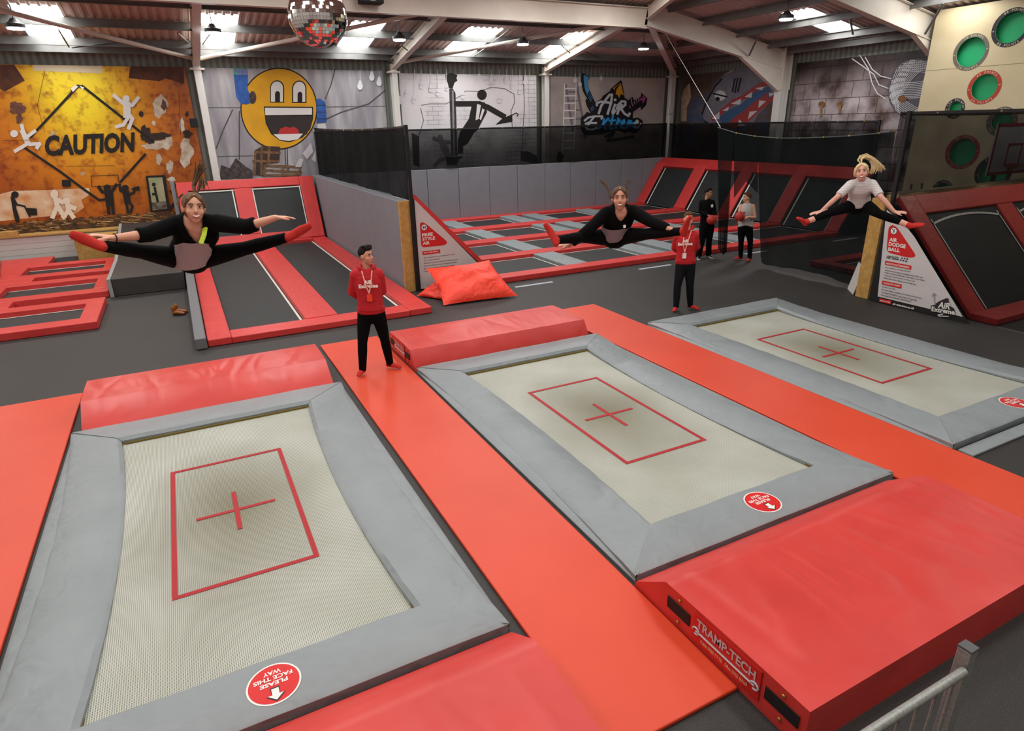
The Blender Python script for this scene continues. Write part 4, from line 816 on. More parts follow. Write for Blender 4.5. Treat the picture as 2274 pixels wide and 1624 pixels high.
s2 = sign('rules_sign', 'large triangular white sign headed AIR DODGE BALL at the netting', [(7.55, at(1942, 600, 'x', 7.55).y, .01), (7.55, at(2152, 720, 'x', 7.55).y, .01), (7.55, at(1966, 470, 'x', 7.55).y, 1.9)], (.02, 0, 0), BLACK)
ZB = lambda x, y: (1880+x/6.497, 480+y/6.497)
A = Art(s2, 'x', 7.55, (-1, 0, 0), ZB)
A.poly('white_face', [[(585, -90), (560, 80), (450, 1160), (1680, 1455), (980, 300), (870, 160)]], SGM)
A.poly('red_shape', [blob([(612, 130), (710, 130), (1020, 590), (900, 605), (575, 520)], 70)], SR)
A.disc('roundel', [(682, 214, 50, 54)], SBk); A.disc('roundel_face', [(682, 214, 43, 47)], WHITE); A.line('roundel_figure', [[(660, 185), (685, 210), (675, 245)], [(700, 190), (685, 212), (695, 235)]], 9, SBk)
A.text('title', [('AIR', (618, 362), (730, 378), (625, 308)), ('DODGE', (608, 428), (852, 468), (616, 372)), ('BALL', (602, 500), (770, 524), (608, 448))], WHITE, .04)
A.text('team_text', [('6 PERSON MAX', (583, 584), (752, 606), (585, 566)), ('PER TEAM', (580, 612), (750, 638), (583, 585))], SBk, .03)
A.disc('team_icon', [(805, 608, 11, 12), (845, 612, 11, 12), (880, 618, 11, 12), (785, 635, 14, 10), (825, 642, 14, 10), (865, 650, 14, 10)], SBk)
A.poly('red_strip', [[(565, 642), (942, 715), (935, 772), (558, 700)], [(522, 928), (800, 985), (795, 1045), (515, 985)], [(480, 1185), (655, 1222), (648, 1275), (475, 1232)]], SR)
A.text('strip_text', [('HOW TO PLAY DODGEBALL', (578, 695), (915, 755), (582, 668)), ("YOU'RE OUT WHEN", (535, 975), (775, 1022), (538, 950)), ('BOOK ANYTIME', (490, 1225), (635, 1255), (492, 1208))], WHITE, .03)
A.text('rules', [('· No heading or kicking the ball.', (552, 748), (925, 812), (554, 728)), ('· Avoid thrown balls by dodging out of the way.', (546, 788), (1110, 900), (548, 765)), ('· Deflect incoming balls with a ball held in your hands.', (540, 822), (1135, 942), (542, 800)), ("· Leave the court as soon as you're out.", (535, 860), (992, 952), (537, 838)), ('· Remember, the referee has the final say.', (530, 898), (1012, 1000), (532, 875)), ('· Hit by a live ball.', (508, 1025), (712, 1068), (510, 1005)), ("· Another player catches a live ball you've thrown.", (500, 1065), (1098, 1198), (502, 1042)), ('· You hold the ball for more than 10 seconds.', (495, 1100), (1025, 1225), (497, 1080)), ('· You enter or cross the "neutral zone"', (490, 1140), (942, 1240), (492, 1118))], SBk, .015)
A.text('website', [('air-extreme.co.uk', (672, 1278), (985, 1350), (676, 1245))], WHITE, .03)
A.poly('logo_backing', [[(1225, 1290), (1270, 1280), (1340, 1230), (1440, 1185), (1480, 1185), (1490, 1290), (1560, 1330), (1580, 1400), (1540, 1425), (1440, 1400), (1260, 1370), (1225, 1345)]], SBk)
A.line('logo_arrow', [[(1290, 1280), (1275, 1200), (1270, 1120)], [(1245, 1155), (1270, 1108), (1298, 1140)]], 12, mat('logo_grey', '#8f8c92', .5)); A.text('logo_text', [('AiR', (1325, 1320), (1500, 1350), (1350, 1230)), ('Extreme', (1235, 1370), (1570, 1425), (1240, 1300))], WHITE, .03); A.line('logo_swoosh', [[(1400, 1410), (1330, 1425), (1345, 1440), (1480, 1445)]], 12, WHITE)
# folding floor sign
fs = empty('folding_sign', (7.55, 2.6, 0), 'white folding floor sign half hidden by the chipboard panel', 'sign')
p_ = [at(*q, 'y', 2.55) for q in ((1921, 594), (1894, 655), (1930, 645))]
bx_, by_ = 7.92, 2.25
a0, a1_ = V((7.42, 2.42, 0)), V((7.78, 2.22, 0)) 
apx = .62
q0 = at(1895, 655, 'z', 0); WB = mat('sign_board_white', '#c8c4be', .6); tp = at(1921, 594, 'z', .6)
for e0 in (q0, V((tp.x+.2, tp.y+.12, 0))):
    dx = V((.35, .38, 0)); slope_pad('leaf', e0, e0+dx, tp+dx, tp, .012, WB, fs, 0)
put_text([('SAFETY', tp+V((.03, .0, -.12))+V((-.03, .03, 0)), (.11, .11, 0), (0, 0, .11), .02, False)], 'lettering', SBk, fs)
# ================================================================== scoring board
m_b = bpy.data.materials.new('cream_ply'); s = NT(m_b); s.base(s.ramp(s.noise(1.5, 4), [(.3, '#cfc09a'), (.7, '#d9cba8')])); s.b.inputs['Roughness'].default_value = .6
SB = empty('scoring_board', (14.0, 2, 0), 'tall cream board with round green target holes and point rings', 'target board')
XB = 14.0
rings = [((2156, 116), 39, 49, '70 POINTS', '#6b665c', .335, .42, 1), ((2246, 61), 0, 0, '80 POINTS', '#1a1a24', .335, .42, 1), ((2186, 194), 0, 0, '60 POINTS', '#b83a22', .30, .39, 1), ((2121, 241), 0, 0, '100 POINTS', '#1d1a28', .16, .245, 1), ((2225, 270), 0, 0, '90 POINTS', '#6b665c', .23, .34, 1), ((2137, 338), 0, 0, '50 POINTS', '#a8303a', .33, .42, 0), ((2093, 424), 0, 0, '90 POINTS', '#3c3a38', .19, .28, 0), ((2205, 385), 0, 0, '80 POINTS', '#1a1a24', .33, .42, 0)]
cs = []
for r_ in rings:
    c_ = at(*r_[0], 'x', XB); cs.append((c_.y, c_.z, r_[5], r_[6], r_[3], r_[4]))
cu = bpy.data.curves.new('b', 'CURVE'); cu.dimensions = '2D'; cu.fill_mode = 'BOTH'; cu.extrude = .009
def spl(pts):
    sp = cu.splines.new('POLY'); sp.points.add(len(pts)-1)
    for i, q in enumerate(pts): sp.points[i].co = (q[0], q[1], 0, 1)
    sp.use_cyclic_u = True
yl = at(2080, 25, 'x', XB).y-.02
spl([(-yl, 1.2), (4.5, 1.2), (4.5, 5.93), (-yl, 5.93)])
for (cy_, cz_, ri, ro_, t_, h_) in cs: spl([(-(cy_)+ri*math.cos(2*math.pi*k/40), cz_+ri*math.sin(2*math.pi*k/40)) for k in range(40)])
ob = bpy.data.objects.new('b', cu); COL.objects.link(ob); bpy.context.view_layer.update()
me = bpy.data.meshes.new_from_object(ob.evaluated_get(bpy.context.evaluated_depsgraph_get())); bpy.data.objects.remove(ob)
for v in me.vertices: a_, b_, c_ = v.co; v.co = (XB+c_, -a_, b_)
me.materials.clear(); me.materials.append(m_b); o = bpy.data.objects.new('board', me); COL.objects.link(o); o.parent = SB; o.matrix_parent_inverse = SB.matrix_world.inverted()
GRN = mat('target_green', '#10b070', .5, emit=0.0)
for i, (cy_, cz_, ri, ro_, t_, h_) in enumerate(cs):
    mr_ = mat('ring_'+h_, h_, .5); n_ = 40
    b = MB()
    for k in range(n_):
        a0_, a1_ = 2*math.pi*k/n_, 2*math.pi*(k+1)/n_
        b.face([(XB-.013, cy_+r_*math.cos(a), cz_+r_*math.sin(a)) for r_, a in ((ri, a0_), (ro_, a0_), (ro_, a1_), (ri, a1_))])
    rg = b.build('ring', mr_, SB)
    b = MB(); b.face([(XB+.12, cy_+ri*1.3*math.cos(2*math.pi*k/n_), cz_+ri*1.3*math.sin(2*math.pi*k/n_)) for k in range(n_)]); b.build('target_backing', GRN, SB)
    its = []; rm = (ri+ro_)/2; h = (ro_-ri)*.62
    for half in (0, 1):
        tot = len(t_); st = h*1.05/rm
        for k, ch in enumerate(t_):
            if ch == ' ': continue
            u = (k-(tot-1)/2)*st
            if half == 0: an = math.pi/2-u; upv = V((0, -math.cos(an), math.sin(an)))
            else: an = -math.pi/2+u; upv = -V((0, -math.cos(an), math.sin(an)))
            rad = V((0, -math.cos(an), math.sin(an))); pc = V((XB-.016, cy_, cz_))+rad*rm
            rtv = upv.cross(V((-1, 0, 0))); 
            vs_, fs_, x0, x1, y0, y1 = text_mesh(ch, .02)
            its.append((ch, pc-rtv*(h*.62*(x0+x1))*.68-upv*(h*.5), rtv*(h*1.3), upv*(h*1.3), .02, False))
    put_text(its, 'lettering', mat('ring_text', '#cfc6a8', .6), rg)
    b = MB()
    for an in (.12, math.pi+.12):
        pts = [V((XB-.016, cy_-rm*math.cos(an)-(.45 if k % 2 else 1)*h*.42*math.cos(2*math.pi*k/10+.3), cz_+rm*math.sin(an)+(.45 if k % 2 else 1)*h*.42*math.sin(2*math.pi*k/10+.3))) for k in range(10)]
        b.face(pts)
    bmesh.ops.triangulate(b.bm, faces=b.bm.faces); b.build('star', mat('ring_text', '#cfc6a8', .6), rg)
b = MB(); b.box(XB-.012, XB-.0095, -4, yl, at(2274, 140, 'x', XB).z-.004, at(2274, 140, 'x', XB).z+.004); b.build('panel_joint', mat('joint', '#8f8464', .6), SB)
for yy in (5.3, 3.2, .5): 
    b = MB(); b.box(XB+.13, XB+.2, yy-.04, yy+.04, 0, 5.6); b.build('stud', BLACK, SB)
# backboard
YB = 2.45
pa, pb_ = at(2205, 275, 'y', YB), at(2190, 391, 'y', YB)
BB = empty('basketball_backboard', (pa.x+.9, YB, pb_.z), 'white basketball backboard with red border and orange hoop behind the netting', 'backboard')
x0, x1, zt_, zb_ = pb_.x, pb_.x+1.8, pa.z, pb_.z
box('panel', x0, x1, YB, YB+.03, zb_, zt_, mat('backboard_white', '#c9ccd4', .4), BB)
b = MB(); t = .07
for q in ((x0, x1, zb_, zb_+t), (x0, x1, zt_-t, zt_), (x0, x0+t, zb_, zt_), (x1-t, x1, zb_, zt_)): b.box(q[0], q[1], YB-.006, YB, q[2], q[3])
cx_ = (x0+x1)/2
for q in ((cx_-.3, cx_+.3, zb_+.62, zb_+.67), (cx_-.3, cx_+.3, zb_+.18, zb_+.23), (cx_-.3, cx_-.25, zb_+.2, zb_+.65), (cx_+.25, cx_+.3, zb_+.2, zb_+.65)): b.box(q[0], q[1], YB-.006, YB, q[2], q[3])
b.build('border', mat('backboard_red', '#b3202c', .5), BB)
b = MB(); cc = V((cx_, YB-.3, zb_+.2)); b.tube([cc+V((.23*math.cos(2*math.pi*k/24), .23*math.sin(2*math.pi*k/24), 0)) for k in range(25)], .012, seg=6, cap=0); b.box(cx_-.12, cx_+.12, YB-.1, YB, zb_+.12, zb_+.24); b.build('hoop', mat('hoop_orange', '#c8421a', .45), BB, smooth=True)
b = MB(); b.tube([(x0+.5, YB+.1, 0), (x0+.5, YB+.1, zb_+.4)], .05, cap=1); b.build('pole', BLACK, BB)
# ================================================================== competition trampolines and mats
def long_pad(cx, side, parent, m_, nm='side_pad', layer=0):
    N = 26; rings_ = []
    for k in range(N+1):
        v = -1+2*k/N; y_ = v*2.6; bow = .11*(1-v*v)
        xo, xi = 1.6-bow, 1.06-bow
        mit = 0
        yo = y_; yi = v*2.11
        z_ = .095-.035*(1-v*v)+.004*math.sin(k*2.1)
        if layer: xo, xi, z_ = 1.6, 1.2, .045
        rings_.append([(cx+side*xi, yi, .03 if not layer else .0), (cx+side*xo, yo, .0), (cx+side*(xo+.005), yo, z_-.02), (cx+side*(xo-.03), yo, z_), (cx+side*(xi+.04), yi+(v*.036 if not layer else 0), z_+.002), (cx+side*xi, yi, z_-.03)])
    return MB().loft(rings_).build(nm, m_, parent, smooth=True, ang=.7)
def end_pad(cx, sg, parent, m_):
    N = 10; rings_ = []
    for k in range(N+1):
        u = -1+2*k/N; xo = u*1.59; xi = u*1.055; yo, yi = 2.6*sg, 2.105*sg; z_ = .1+.003*math.sin(k*1.7)
        rings_.append([(cx+xi, yi, .03), (cx+xo, yo, .0), (cx+xo, yo+.004*sg, z_-.02), (cx+xo, yo-.03*sg, z_), (cx+xi+u*.044, yi+.04*sg, z_), (cx+xi, yi, z_-.035)])
    return MB().loft(rings_).build('end_pad', m_, parent, smooth=True, ang=.7)
tl = ['nearest, at the left', 'middle of the three', 'farthest, cut by the right edge']
for i, (cx, cy) in enumerate(((-4.31, .02), (0, 0), (4.32, .06))):
    rt = empty('competition_trampoline', (cx, cy, 0), 'large grey padded competition trampoline with a white web bed, '+tl[i], 'trampoline', 'competition trampolines')
    sub = []
    b = MB(); N = 12; b.face([(-1.075, -2.13, .022), (1.075, -2.13, .022), (1.075, 2.13, .022), (-1.075, 2.13, .022)])
    bed = b.build('web_bed', WEB, rt); bed.matrix_parent_inverse = Matrix(); bed.location = (0, 0, 0)
    RL = mat('bed_red_line', '#a81f26', .7)
    b = MB(); t = .021
    for q in ((-.56, .56, 1.075-t, 1.075+t), (-.56, .56, -1.075-t, -1.075+t), (-.54-t, -.54+t, -1.075+t, 1.075-t), (.54-t, .54+t, -1.075+t, 1.075-t)): b.box(q[0], q[1], q[2], q[3], .024, .027)
    o = b.build('zone_line', RL, rt); o.matrix_parent_inverse = Matrix()
    b = MB(); b.box(-.35, .35, -t, t, .024, .0275); b.box(-t, t, -.35, -t, .024, .0275); b.box(-t, t, t, .35, .024, .0275); o = b.build('centre_cross', RL, rt); o.matrix_parent_inverse = Matrix()
    for sd in (-1, 1):
        for o in (long_pad(0, sd, rt, GREY), long_pad(0, sd, rt, GREY, 'under_pad', 1), end_pad(0, sd, rt, GREY)): o.matrix_parent_inverse = Matrix()
        b = MB(); b.box(sd*1.062-.012, sd*1.062+.012, -2.1, 2.1, .024, .045); o = b.build('spring_cord', YEL, rt); o.matrix_parent_inverse = Matrix()
    b = MB(); b.box(-1.03, 1.03, 2.075, 2.095, .024, .045); o = b.build('spring_cord', YEL, rt); o.matrix_parent_inverse = Matrix()
    # sticker
    c_ = V((0.03, -2.37, .1015)); R1 = .168
    if i == 2: c_.x = .07
    st = None
    def disc(r_, z_, m_, nm, par):
        b = MB(); b.face([(c_.x+r_*math.cos(2*math.pi*k/40), c_.y+r_*math.sin(2*math.pi*k/40), c_.z+z_) for k in range(40)]); o = b.build(nm, m_, par); o.matrix_parent_inverse = Matrix(); return o
    st = disc(R1, .003, WHITE, 'sticker', rt); disc(R1-.012, .0045, mat('sticker_red', '#d01c1c', .3), 'sticker_face', st)
    def T(s_, yy, ww, hh): return (s_, c_+V((ww/2, yy, .0065)), (-ww, 0, 0), (0, -hh, 0), .03, 'box')
    o = put_text([T('PLEASE', .018, .17, .034), T('FACE THIS', .064, .24, .034), T('WAY', .110, .11, .034)], 'sticker_lettering', WHITE, st); o.matrix_parent_inverse = Matrix()
    for k_, (sc_, mm, zz_) in enumerate(((1.25, SBk, .006), (1, WHITE, .0075))):
        b = MB(); pts = [(-.022, .035), (.022, .035), (.022, -.012), (.048, -.012), (0, -.055), (-.048, -.012), (-.022, -.012)]
        b.face([(c_.x+x_*sc_, c_.y-.082+(y_+.01)*sc_*1.05-.01, c_.z+zz_) for x_, y_ in pts]); bmesh.ops.triangulate(b.bm, faces=b.bm.faces); o = b.build('sticker_arrow', mm, st); o.matrix_parent_inverse = Matrix()
def deck(name, x0, x1, y0, y1, lab): o = box(name, x0, x1, y0, y1, 0, .035, ORANGE, bevel=.012); tag(o, lab, 'mat', 'orange walkway mats'); return o
deck('walkway_mat', -8.2, -5.95, -7, 4.18, 'wide orange floor mat at the left edge beside the nearest trampoline')
deck('walkway_mat', -2.62, -1.65, -3.72, 4.55, 'orange walkway mat under the standing man in the red hoodie')
deck('walkway_mat', 1.63, 2.70, -6.5, 4.32, 'orange walkway mat between the middle and farthest trampolines')
def crash(cx, sg, lab, y0, y1, z=.3, foot=2.64, w0=-1.6, w1=1.45):
    # sg +1 beyond the trampoline, -1 on the near side; sloped toward the trampoline
    rt = empty('crash_mat', (cx, sg*(y0+y1)/2, 0), lab, 'crash mat', 'red crash mats')
    N = 90; rings_ = []; rg_ = random.Random(int(cx*10)+int(sg*5)+77)
    folds = [(rg_.uniform(w0, w1), rg_.uniform(-.5, .5), rg_.uniform(.02, .055), rg_.uniform(.004, .011)*rg_.choice((1, -1)), rg_.uniform(-.3, .3)) for _ in range(16)]
    M_ = 16
    for k in range(N+1):
        xr = w0+(w1-w0)*k/N; x_ = cx+xr; row = [(x_, sg*foot, .0), (x_, sg*(foot+.01), .07)]
        for j in range(M_+1):
            v = j/M_; h = 0.
            for c0, sl_, wd_, am, cv in folds:
                h += am*math.exp(-((xr-c0-sl_*(v-.5)-cv*(v-.5)**2)/wd_)**2)*math.sin(math.pi*min(1, .12+v*.9))
            row.append((x_, sg*(y0+(y1-y0)*v), z+h+.008*math.sin(math.pi*v)))
        row.append((x_, sg*y1, .0)); rings_.append(row)
    MB().loft(rings_).build('mat_body', MATRED, rt, smooth=True, ang=.7)
    ym, yM = (y0, y1); xs_ = cx+w0-.004
    def sidequad(ya, yb, za, zb, m_, nm, par=rt, dx=0.):
        b = MB(); b.prism([(xs_-dx, sg*ya, za), (xs_-dx, sg*yb, za), (xs_-dx, sg*yb, zb), (xs_-dx, sg*ya, zb)], (-.006, 0, 0)); return b.build(nm, m_, par)
    L = yM-ym
    sidequad(ym+.04, ym+L*.22, z*.42, z*.72, BLACK, 'carry_handle'); sidequad(ym+L*.76, yM-.05, z*.42, z*.72, BLACK, 'carry_handle')
    lb_ = sidequad(ym+L*.25, ym+L*.73, z*.2, z*.95, mat('mat_label', '#c4201e', .35), 'maker_label')
    dirv = V((0, -1, 0)) # reading direction seen from the left side
    ya = (max if sg > 0 else max)(sg*(ym+L*.28), sg*(ym+L*.70)); yb = min(sg*(ym+L*.28), sg*(ym+L*.70)); ww = ya-yb
    P0 = V((xs_-.010, ya, z*.62)); put_text([('TRAMP-TECH', P0, (0, -ww, 0), (0, 0, z*.24), .03, 'box')], 'maker_name', mat('silver_print', '#b9b6ba', .4), lb_)
    put_text([('Mobile: 07885 917 755   Office: 01823 669169', V((xs_-.010, ya-ww*.1, z*.3)), (0, -ww*.8, 0), (0, 0, z*.1), .01, 'box')], 'contact_text', mat('cream_print', '#e2c89a', .4), lb_)
    b = MB(); b.tube([(xs_-.010, ya, z*.5), (xs_-.010, yb, z*.5)], .007, seg=6, cap=1)
    for yy in (ya, yb): b.tube([(xs_-.010, yy+.03*math.cos(2*math.pi*k/10), z*.5+.026*math.sin(2*math.pi*k/10)) for k in range(9)], .007, seg=6, cap=1)
    b.build('wrench_logo', mat('silver_print', '#b9b6ba', .4), lb_)
    for yy in (ym+L*.13, ym+L*.86):
        for zz_ in (z*.25, z*.85):
            e_ = MB(); e_.ell((xs_-.004, sg*yy, zz_), ((1, 0, 0), (0, 1, 0), (0, 0, 1)), (.008, .014, .014), 8, 5); e_.build('vent_eyelet', mat('brass', '#b79a4a', .3, .8), rt)
    return rt
crash(-4.31, 1, 'red crash mat beyond the nearest trampoline on the left', 3.05, 3.84, foot=2.64, w0=-1.5, w1=1.5)
crash(0, 1, 'red crash mat beside the man in the red hoodie, beyond the middle trampoline', 2.8, 3.84, w0=-1.62, w1=1.46)
crash(0, -1, 'big red crash mat in the near right, in front of the middle trampoline', 2.98, 4.2, z=.31, w0=-1.64, w1=1.4)
crash(-4.31, -1, 'red crash mat at the bottom edge, in front of the nearest trampoline', 2.98, 4.2, z=.29, w0=-1.6, w1=1.58)
o = box('floor_pad', 2.75, 6.0, -2.74, -2.58, 0, .03, GREY, bevel=.01); tag(o, 'thin grey pad lying in front of the farthest trampoline', 'pad')
# barrier
rt = empty('metal_barrier', (-1.9, -4.75, 0), 'galvanised metal barrier in the bottom right corner', 'barrier')
p = at(2150, 1440, 'z', 1.12)
b = MB(); b.box(p.x-.03, p.x+.03, p.y-.03, p.y+.03, 0, 1.12); b.build('post', GALV, rt, bevel=.004); b = MB(); b.box(p.x-.032, p.x+.032, p.y-.032, p.y+.032, 1.12, 1.135); b.build('post_cap', mat('cap_grey', '#4c5052', .5), rt, bevel=.004)
e0 = at(2140, 1492, 'z', 1.03); e1 = at(1935, 1624, 'z', 1.03); dr = (e1-e0)
b = MB(); b.tube([e0, e0+dr*1.6], .021, seg=12, cap=1); b.build('top_rail', GALV, rt, smooth=True)
for k in range(7):
    q = e0+dr*(.1+.2*k)
    b = MB(); b.tube([q, V((q.x, q.y, .15))], .008, seg=8, cap=1); b.build('bar', GALV, rt, smooth=True)
b = MB(); b.tube([e0+V((0, 0, -.88)), e0+dr*1.6+V((0, 0, -.88))], .018, cap=1); b.build('bottom_rail', GALV, rt)
b = MB(); b.box(e0.x+dr.x*1.6-.03, e0.x+dr.x*1.6+.03, e0.y+dr.y*1.6-.03, e0.y+dr.y*1.6+.03, 0, 1.1); b.build('post', GALV, rt)
# ================================================================== beanbags, boots
BAG = bpy.data.materials.new('orange_beanbag'); s = NT(BAG); s.b.inputs['Base Color'].default_value = lin('#ef3a1c'); s.b.inputs['Roughness'].default_value = .5
wv = s.n('ShaderNodeTexNoise', Scale=4.0, Detail=3, Distortion=1.2); s.l(s.co(), wv.inputs['Vector']); s.bump(wv.outputs['Fac'], .6, .06)
def beanbag(name, lab, C, U_, W_, Nn, hu, hw, th, m_):
    C, U_, W_, Nn = V(C), V(U_).normalized(), V(W_).normalized(), V(Nn).normalized(); b = MB(); n_ = 22
    gs = []
    for sgn in (1, -1):
        g_ = []
        for i in range(n_+1):
            r_ = []
            for j in range(n_+1):
                u, v = -1+2*i/n_, -1+2*j/n_
                e = (1-abs(u)**2.4)*(1-abs(v)**2.4); h = th*(max(e, 0)**.55)
                pin = 1-.13*(1-u*u)*(abs(v)**3); pin2 = 1-.1*(1-v*v)*(abs(u)**3)
                h += .018*math.sin(u*7+v*4)*e+.014*math.sin(v*11-u*5)*e
                r_.append(b.bm.verts.new(C+U_*(u*hu*pin2)+W_*(v*hw*pin)+Nn*(h*sgn)))
            g_.append(r_)
        for i in range(n_):
            for j in range(n_):
                f_ = (g_[i][j], g_[i+1][j], g_[i+1][j+1], g_[i][j+1]); b.bm.faces.new(f_ if sgn > 0 else f_[::-1])
    bmesh.ops.remove_doubles(b.bm, verts=b.bm.verts, dist=1e-4)
    o = b.build(name, m_, smooth=True, ang=1.2); tag(o, lab, 'beanbag', 'orange beanbags'); return o
def drop(o):                                    # settle on the floor
    z = min((o.matrix_world @ v.co).z for v in o.data.vertices); 
    for v in o.data.vertices: v.co.z = max(v.co.z-z-.04, 0.003)
def bag(lab, C4, th, m_, sagt=.1):
    BL_, BR_, TR_, TL_ = C4; nrm = (BR_-BL_).cross(TL_-BL_).normalized(); b = MB(); n_ = 26
    if nrm.dot(CAM-BL_) < 0: nrm = -nrm
    up_ = ((TL_-BL_)+(TR_-BR_)).normalized()
    for sgn in (1, -1):
        g_ = []
        for i in range(n_+1):
            r_ = []
            for j in range(n_+1):
                u, v = i/n_, j/n_; U2, V2 = 2*u-1, 2*v-1
                p_ = BL_*(1-u)*(1-v)+BR_*u*(1-v)+TR_*u*v+TL_*(1-u)*v
                e = max((1-abs(U2)**2.2)*(1-abs(V2)**2.2), 0); p_ = p_-up_*(sagt*(1-U2*U2)*v**2)+up_*(.02*(1-U2*U2)*(1-v)**3)
                p_ = p_+(BR_-BL_).normalized()*(.06*(1-V2*V2)*(-U2)*abs(U2)**2)
                h = th*e**.5+.03*e*math.sin(U2*5+V2*3+1)+.02*e*math.sin(V2*9-U2*4)
                q = p_+nrm*(h*(1 if sgn > 0 else -.6)); q.z = max(q.z, .004+.001*(sgn+1)); r_.append(b.bm.verts.new(q))
            g_.append(r_)
        for i in range(n_):
            for j in range(n_):
                f_ = (g_[i][j], g_[i+1][j], g_[i+1][j+1], g_[i][j+1]); b.bm.faces.new(f_ if sgn > 0 else f_[::-1])
    bmesh.ops.remove_doubles(b.bm, verts=b.bm.verts, dist=1e-4)
    o = b.build('beanbag', m_, smooth=True, ang=1.2); tag(o, lab, 'beanbag', 'orange beanbags'); return o
bag('plump orange beanbag slumped in front of the free style sign', [at(985, 678, 'z', .03), at(1150, 657, 'z', .03), at(1086, 577, 'y', 6.75), at(946, 596, 'y', 6.95)], .22, BAG, .13)
bag('second orange beanbag tucked behind the plump one', [at(925, 657, 'z', .03), at(1000, 668, 'z', .03), at(1010, 640, 'y', 6.9), at(962, 628, 'y', 7.0)], .12, mat('orange_beanbag_dark', '#dc3018', .5, bump=.4, bsc=5, dist=.05), .0)
def boot(c_, dirn):
    rt = empty('leather_boot', c_, None); d = V(dirn).normalized(); sd = V((-d.y, d.x, 0)); c_ = V(c_)
    LT_ = mat('tan_leather', '#7a3f14', .25, col2='#8f5120', nsc=20)
    b = MB(); b.tube([c_+V((0, 0, .05)), c_+V((0, 0, .1)), c_+V((0, 0, .16))], [(.045, .04), (.042, .038), (.045, .036)], side=d, cap=1); b.tube([c_+V((0, 0, .05)), c_+d*.07+V((0, 0, .055)), c_+d*.15+V((0, 0, .042)), c_+d*.2+V((0, 0, .035))], [(.045, .038), (.042, .04), (.044, .032), (.03, .022)], side=sd); b.build('upper', LT_, rt, smooth=True, ang=1.5)
    b = MB(); b.tube([c_-d*.02+V((0, 0, .012)), c_+d*.1+V((0, 0, .012)), c_+d*.22+V((0, 0, .012))], [(.042, .012), (.04, .012), (.03, .01)], side=sd, cap=1); b.build('sole', BLACK, rt)
    b = MB(); b.tube([c_+V((0, 0, .16)), c_+V((0, 0, .2))], (.012, .004), side=sd, cap=1); b.build('pull_tab', mat('boot_tab', '#a98a50', .6), rt); return rt
g0 = at(388, 700, 'z', 0); dv = V((.8, -.45, 0))
tag(boot(g0, dv), 'nearer tan leather boot standing on the floor beside the grey bolster', 'boot', 'pair of tan boots'); tag(boot(g0+V((.04, .15, 0)), dv), 'rear tan leather boot of the pair beside the grey bolster', 'boot', 'pair of tan boots')
#PEOPLE
# ================================================================== people
SKIN = {}
def skin(c): return mat('skin_'+c.strip('#'), c, .5, spec=.35)
def bake(o, voxel, smooth=4, shr=0):
    r = o.modifiers.new('r', 'REMESH'); r.mode = 'VOXEL'; r.voxel_size = voxel; r.use_smooth_shade = True
    if smooth: q = o.modifiers.new('s', 'SMOOTH'); q.iterations = smooth; q.factor = .5
    bpy.context.view_layer.update(); dg = bpy.context.evaluated_depsgraph_get()
    me = bpy.data.meshes.new_from_object(o.evaluated_get(dg)); ms = list(o.data.materials)
    o.modifiers.clear(); old = o.data; o.data = me
    if not me.materials:
        for m_ in ms: me.materials.append(m_)
    for p in me.polygons: p.use_smooth = True
    return o
def onray(px, py, parent, L, near=True):
    d = ray(px, py).normalized(); oc = CAM-parent; b_ = d.dot(oc); c_ = oc.dot(oc)-L*L; disc_ = b_*b_-c_
    if disc_ <= 0: return CAM+d*(-b_)
    return CAM+d*(-b_-math.sqrt(disc_) if near else -b_+math.sqrt(disc_))
def frame(f, u):
    f = V(f).normalized(); u = V(u); u = (u-f*u.dot(f)).normalized(); r = f.cross(u); return r, f, u     # r = person's right
def hand(b, wr, d, n, s_, curl=.25, spread=.25, left=1, thumb=True):
    # palm then four fingers and a side thumb; d = pointing direction, n = back-of-hand normal
    d = V(d).normalized(); n = V(n); n = (n-d*n.dot(d)).normalized(); sd = d.cross(n)*left
    pc = wr+d*.05*s_
    b.tube([wr, wr+d*.03*s_, wr+d*.085*s_], [(.027*s_, .02*s_), (.036*s_, .017*s_), (.04*s_, .013*s_)], side=sd, seg=12)
    for k, (off, ln) in enumerate(((-.03, .058), (-.0105, .07), (.0105, .074), (.03, .066))):
        sp = off*7*spread; p0 = wr+d*.082*s_+sd*off*s_; dd = (d+sd*sp).normalized(); q = -n
        a1 = dd*math.cos(curl*.5)+q*math.sin(curl*.5); a2 = dd*math.cos(curl*1.6)+q*math.sin(curl*1.6); a3 = dd*math.cos(curl*2.6)+q*math.sin(curl*2.6)
        p1 = p0+a1*ln*.5*s_; p2 = p1+a2*ln*.33*s_; p3 = p2+a3*ln*.27*s_
        b.tube([p0-dd*.02*s_, p0, p1, p2, p3], [.0095*s_, .0098*s_, .0088*s_, .0082*s_, .0068*s_], seg=8)
    if thumb:
        p0 = wr+d*.025*s_+sd*.022*s_; t1 = (d*.75+sd*.75-n*.15).normalized(); t2 = (d*.95+sd*.35-n*.2).normalized()
        b.tube([p0, p0+t1*.042*s_, p0+t1*.042*s_+t2*.035*s_, p0+t1*.042*s_+t2*.06*s_], [.015*s_, .0115*s_, .0105*s_, .008*s_], seg=8)
def foot_pts(an, toe, up_, s_):
    d = (toe-an).normalized(); return d
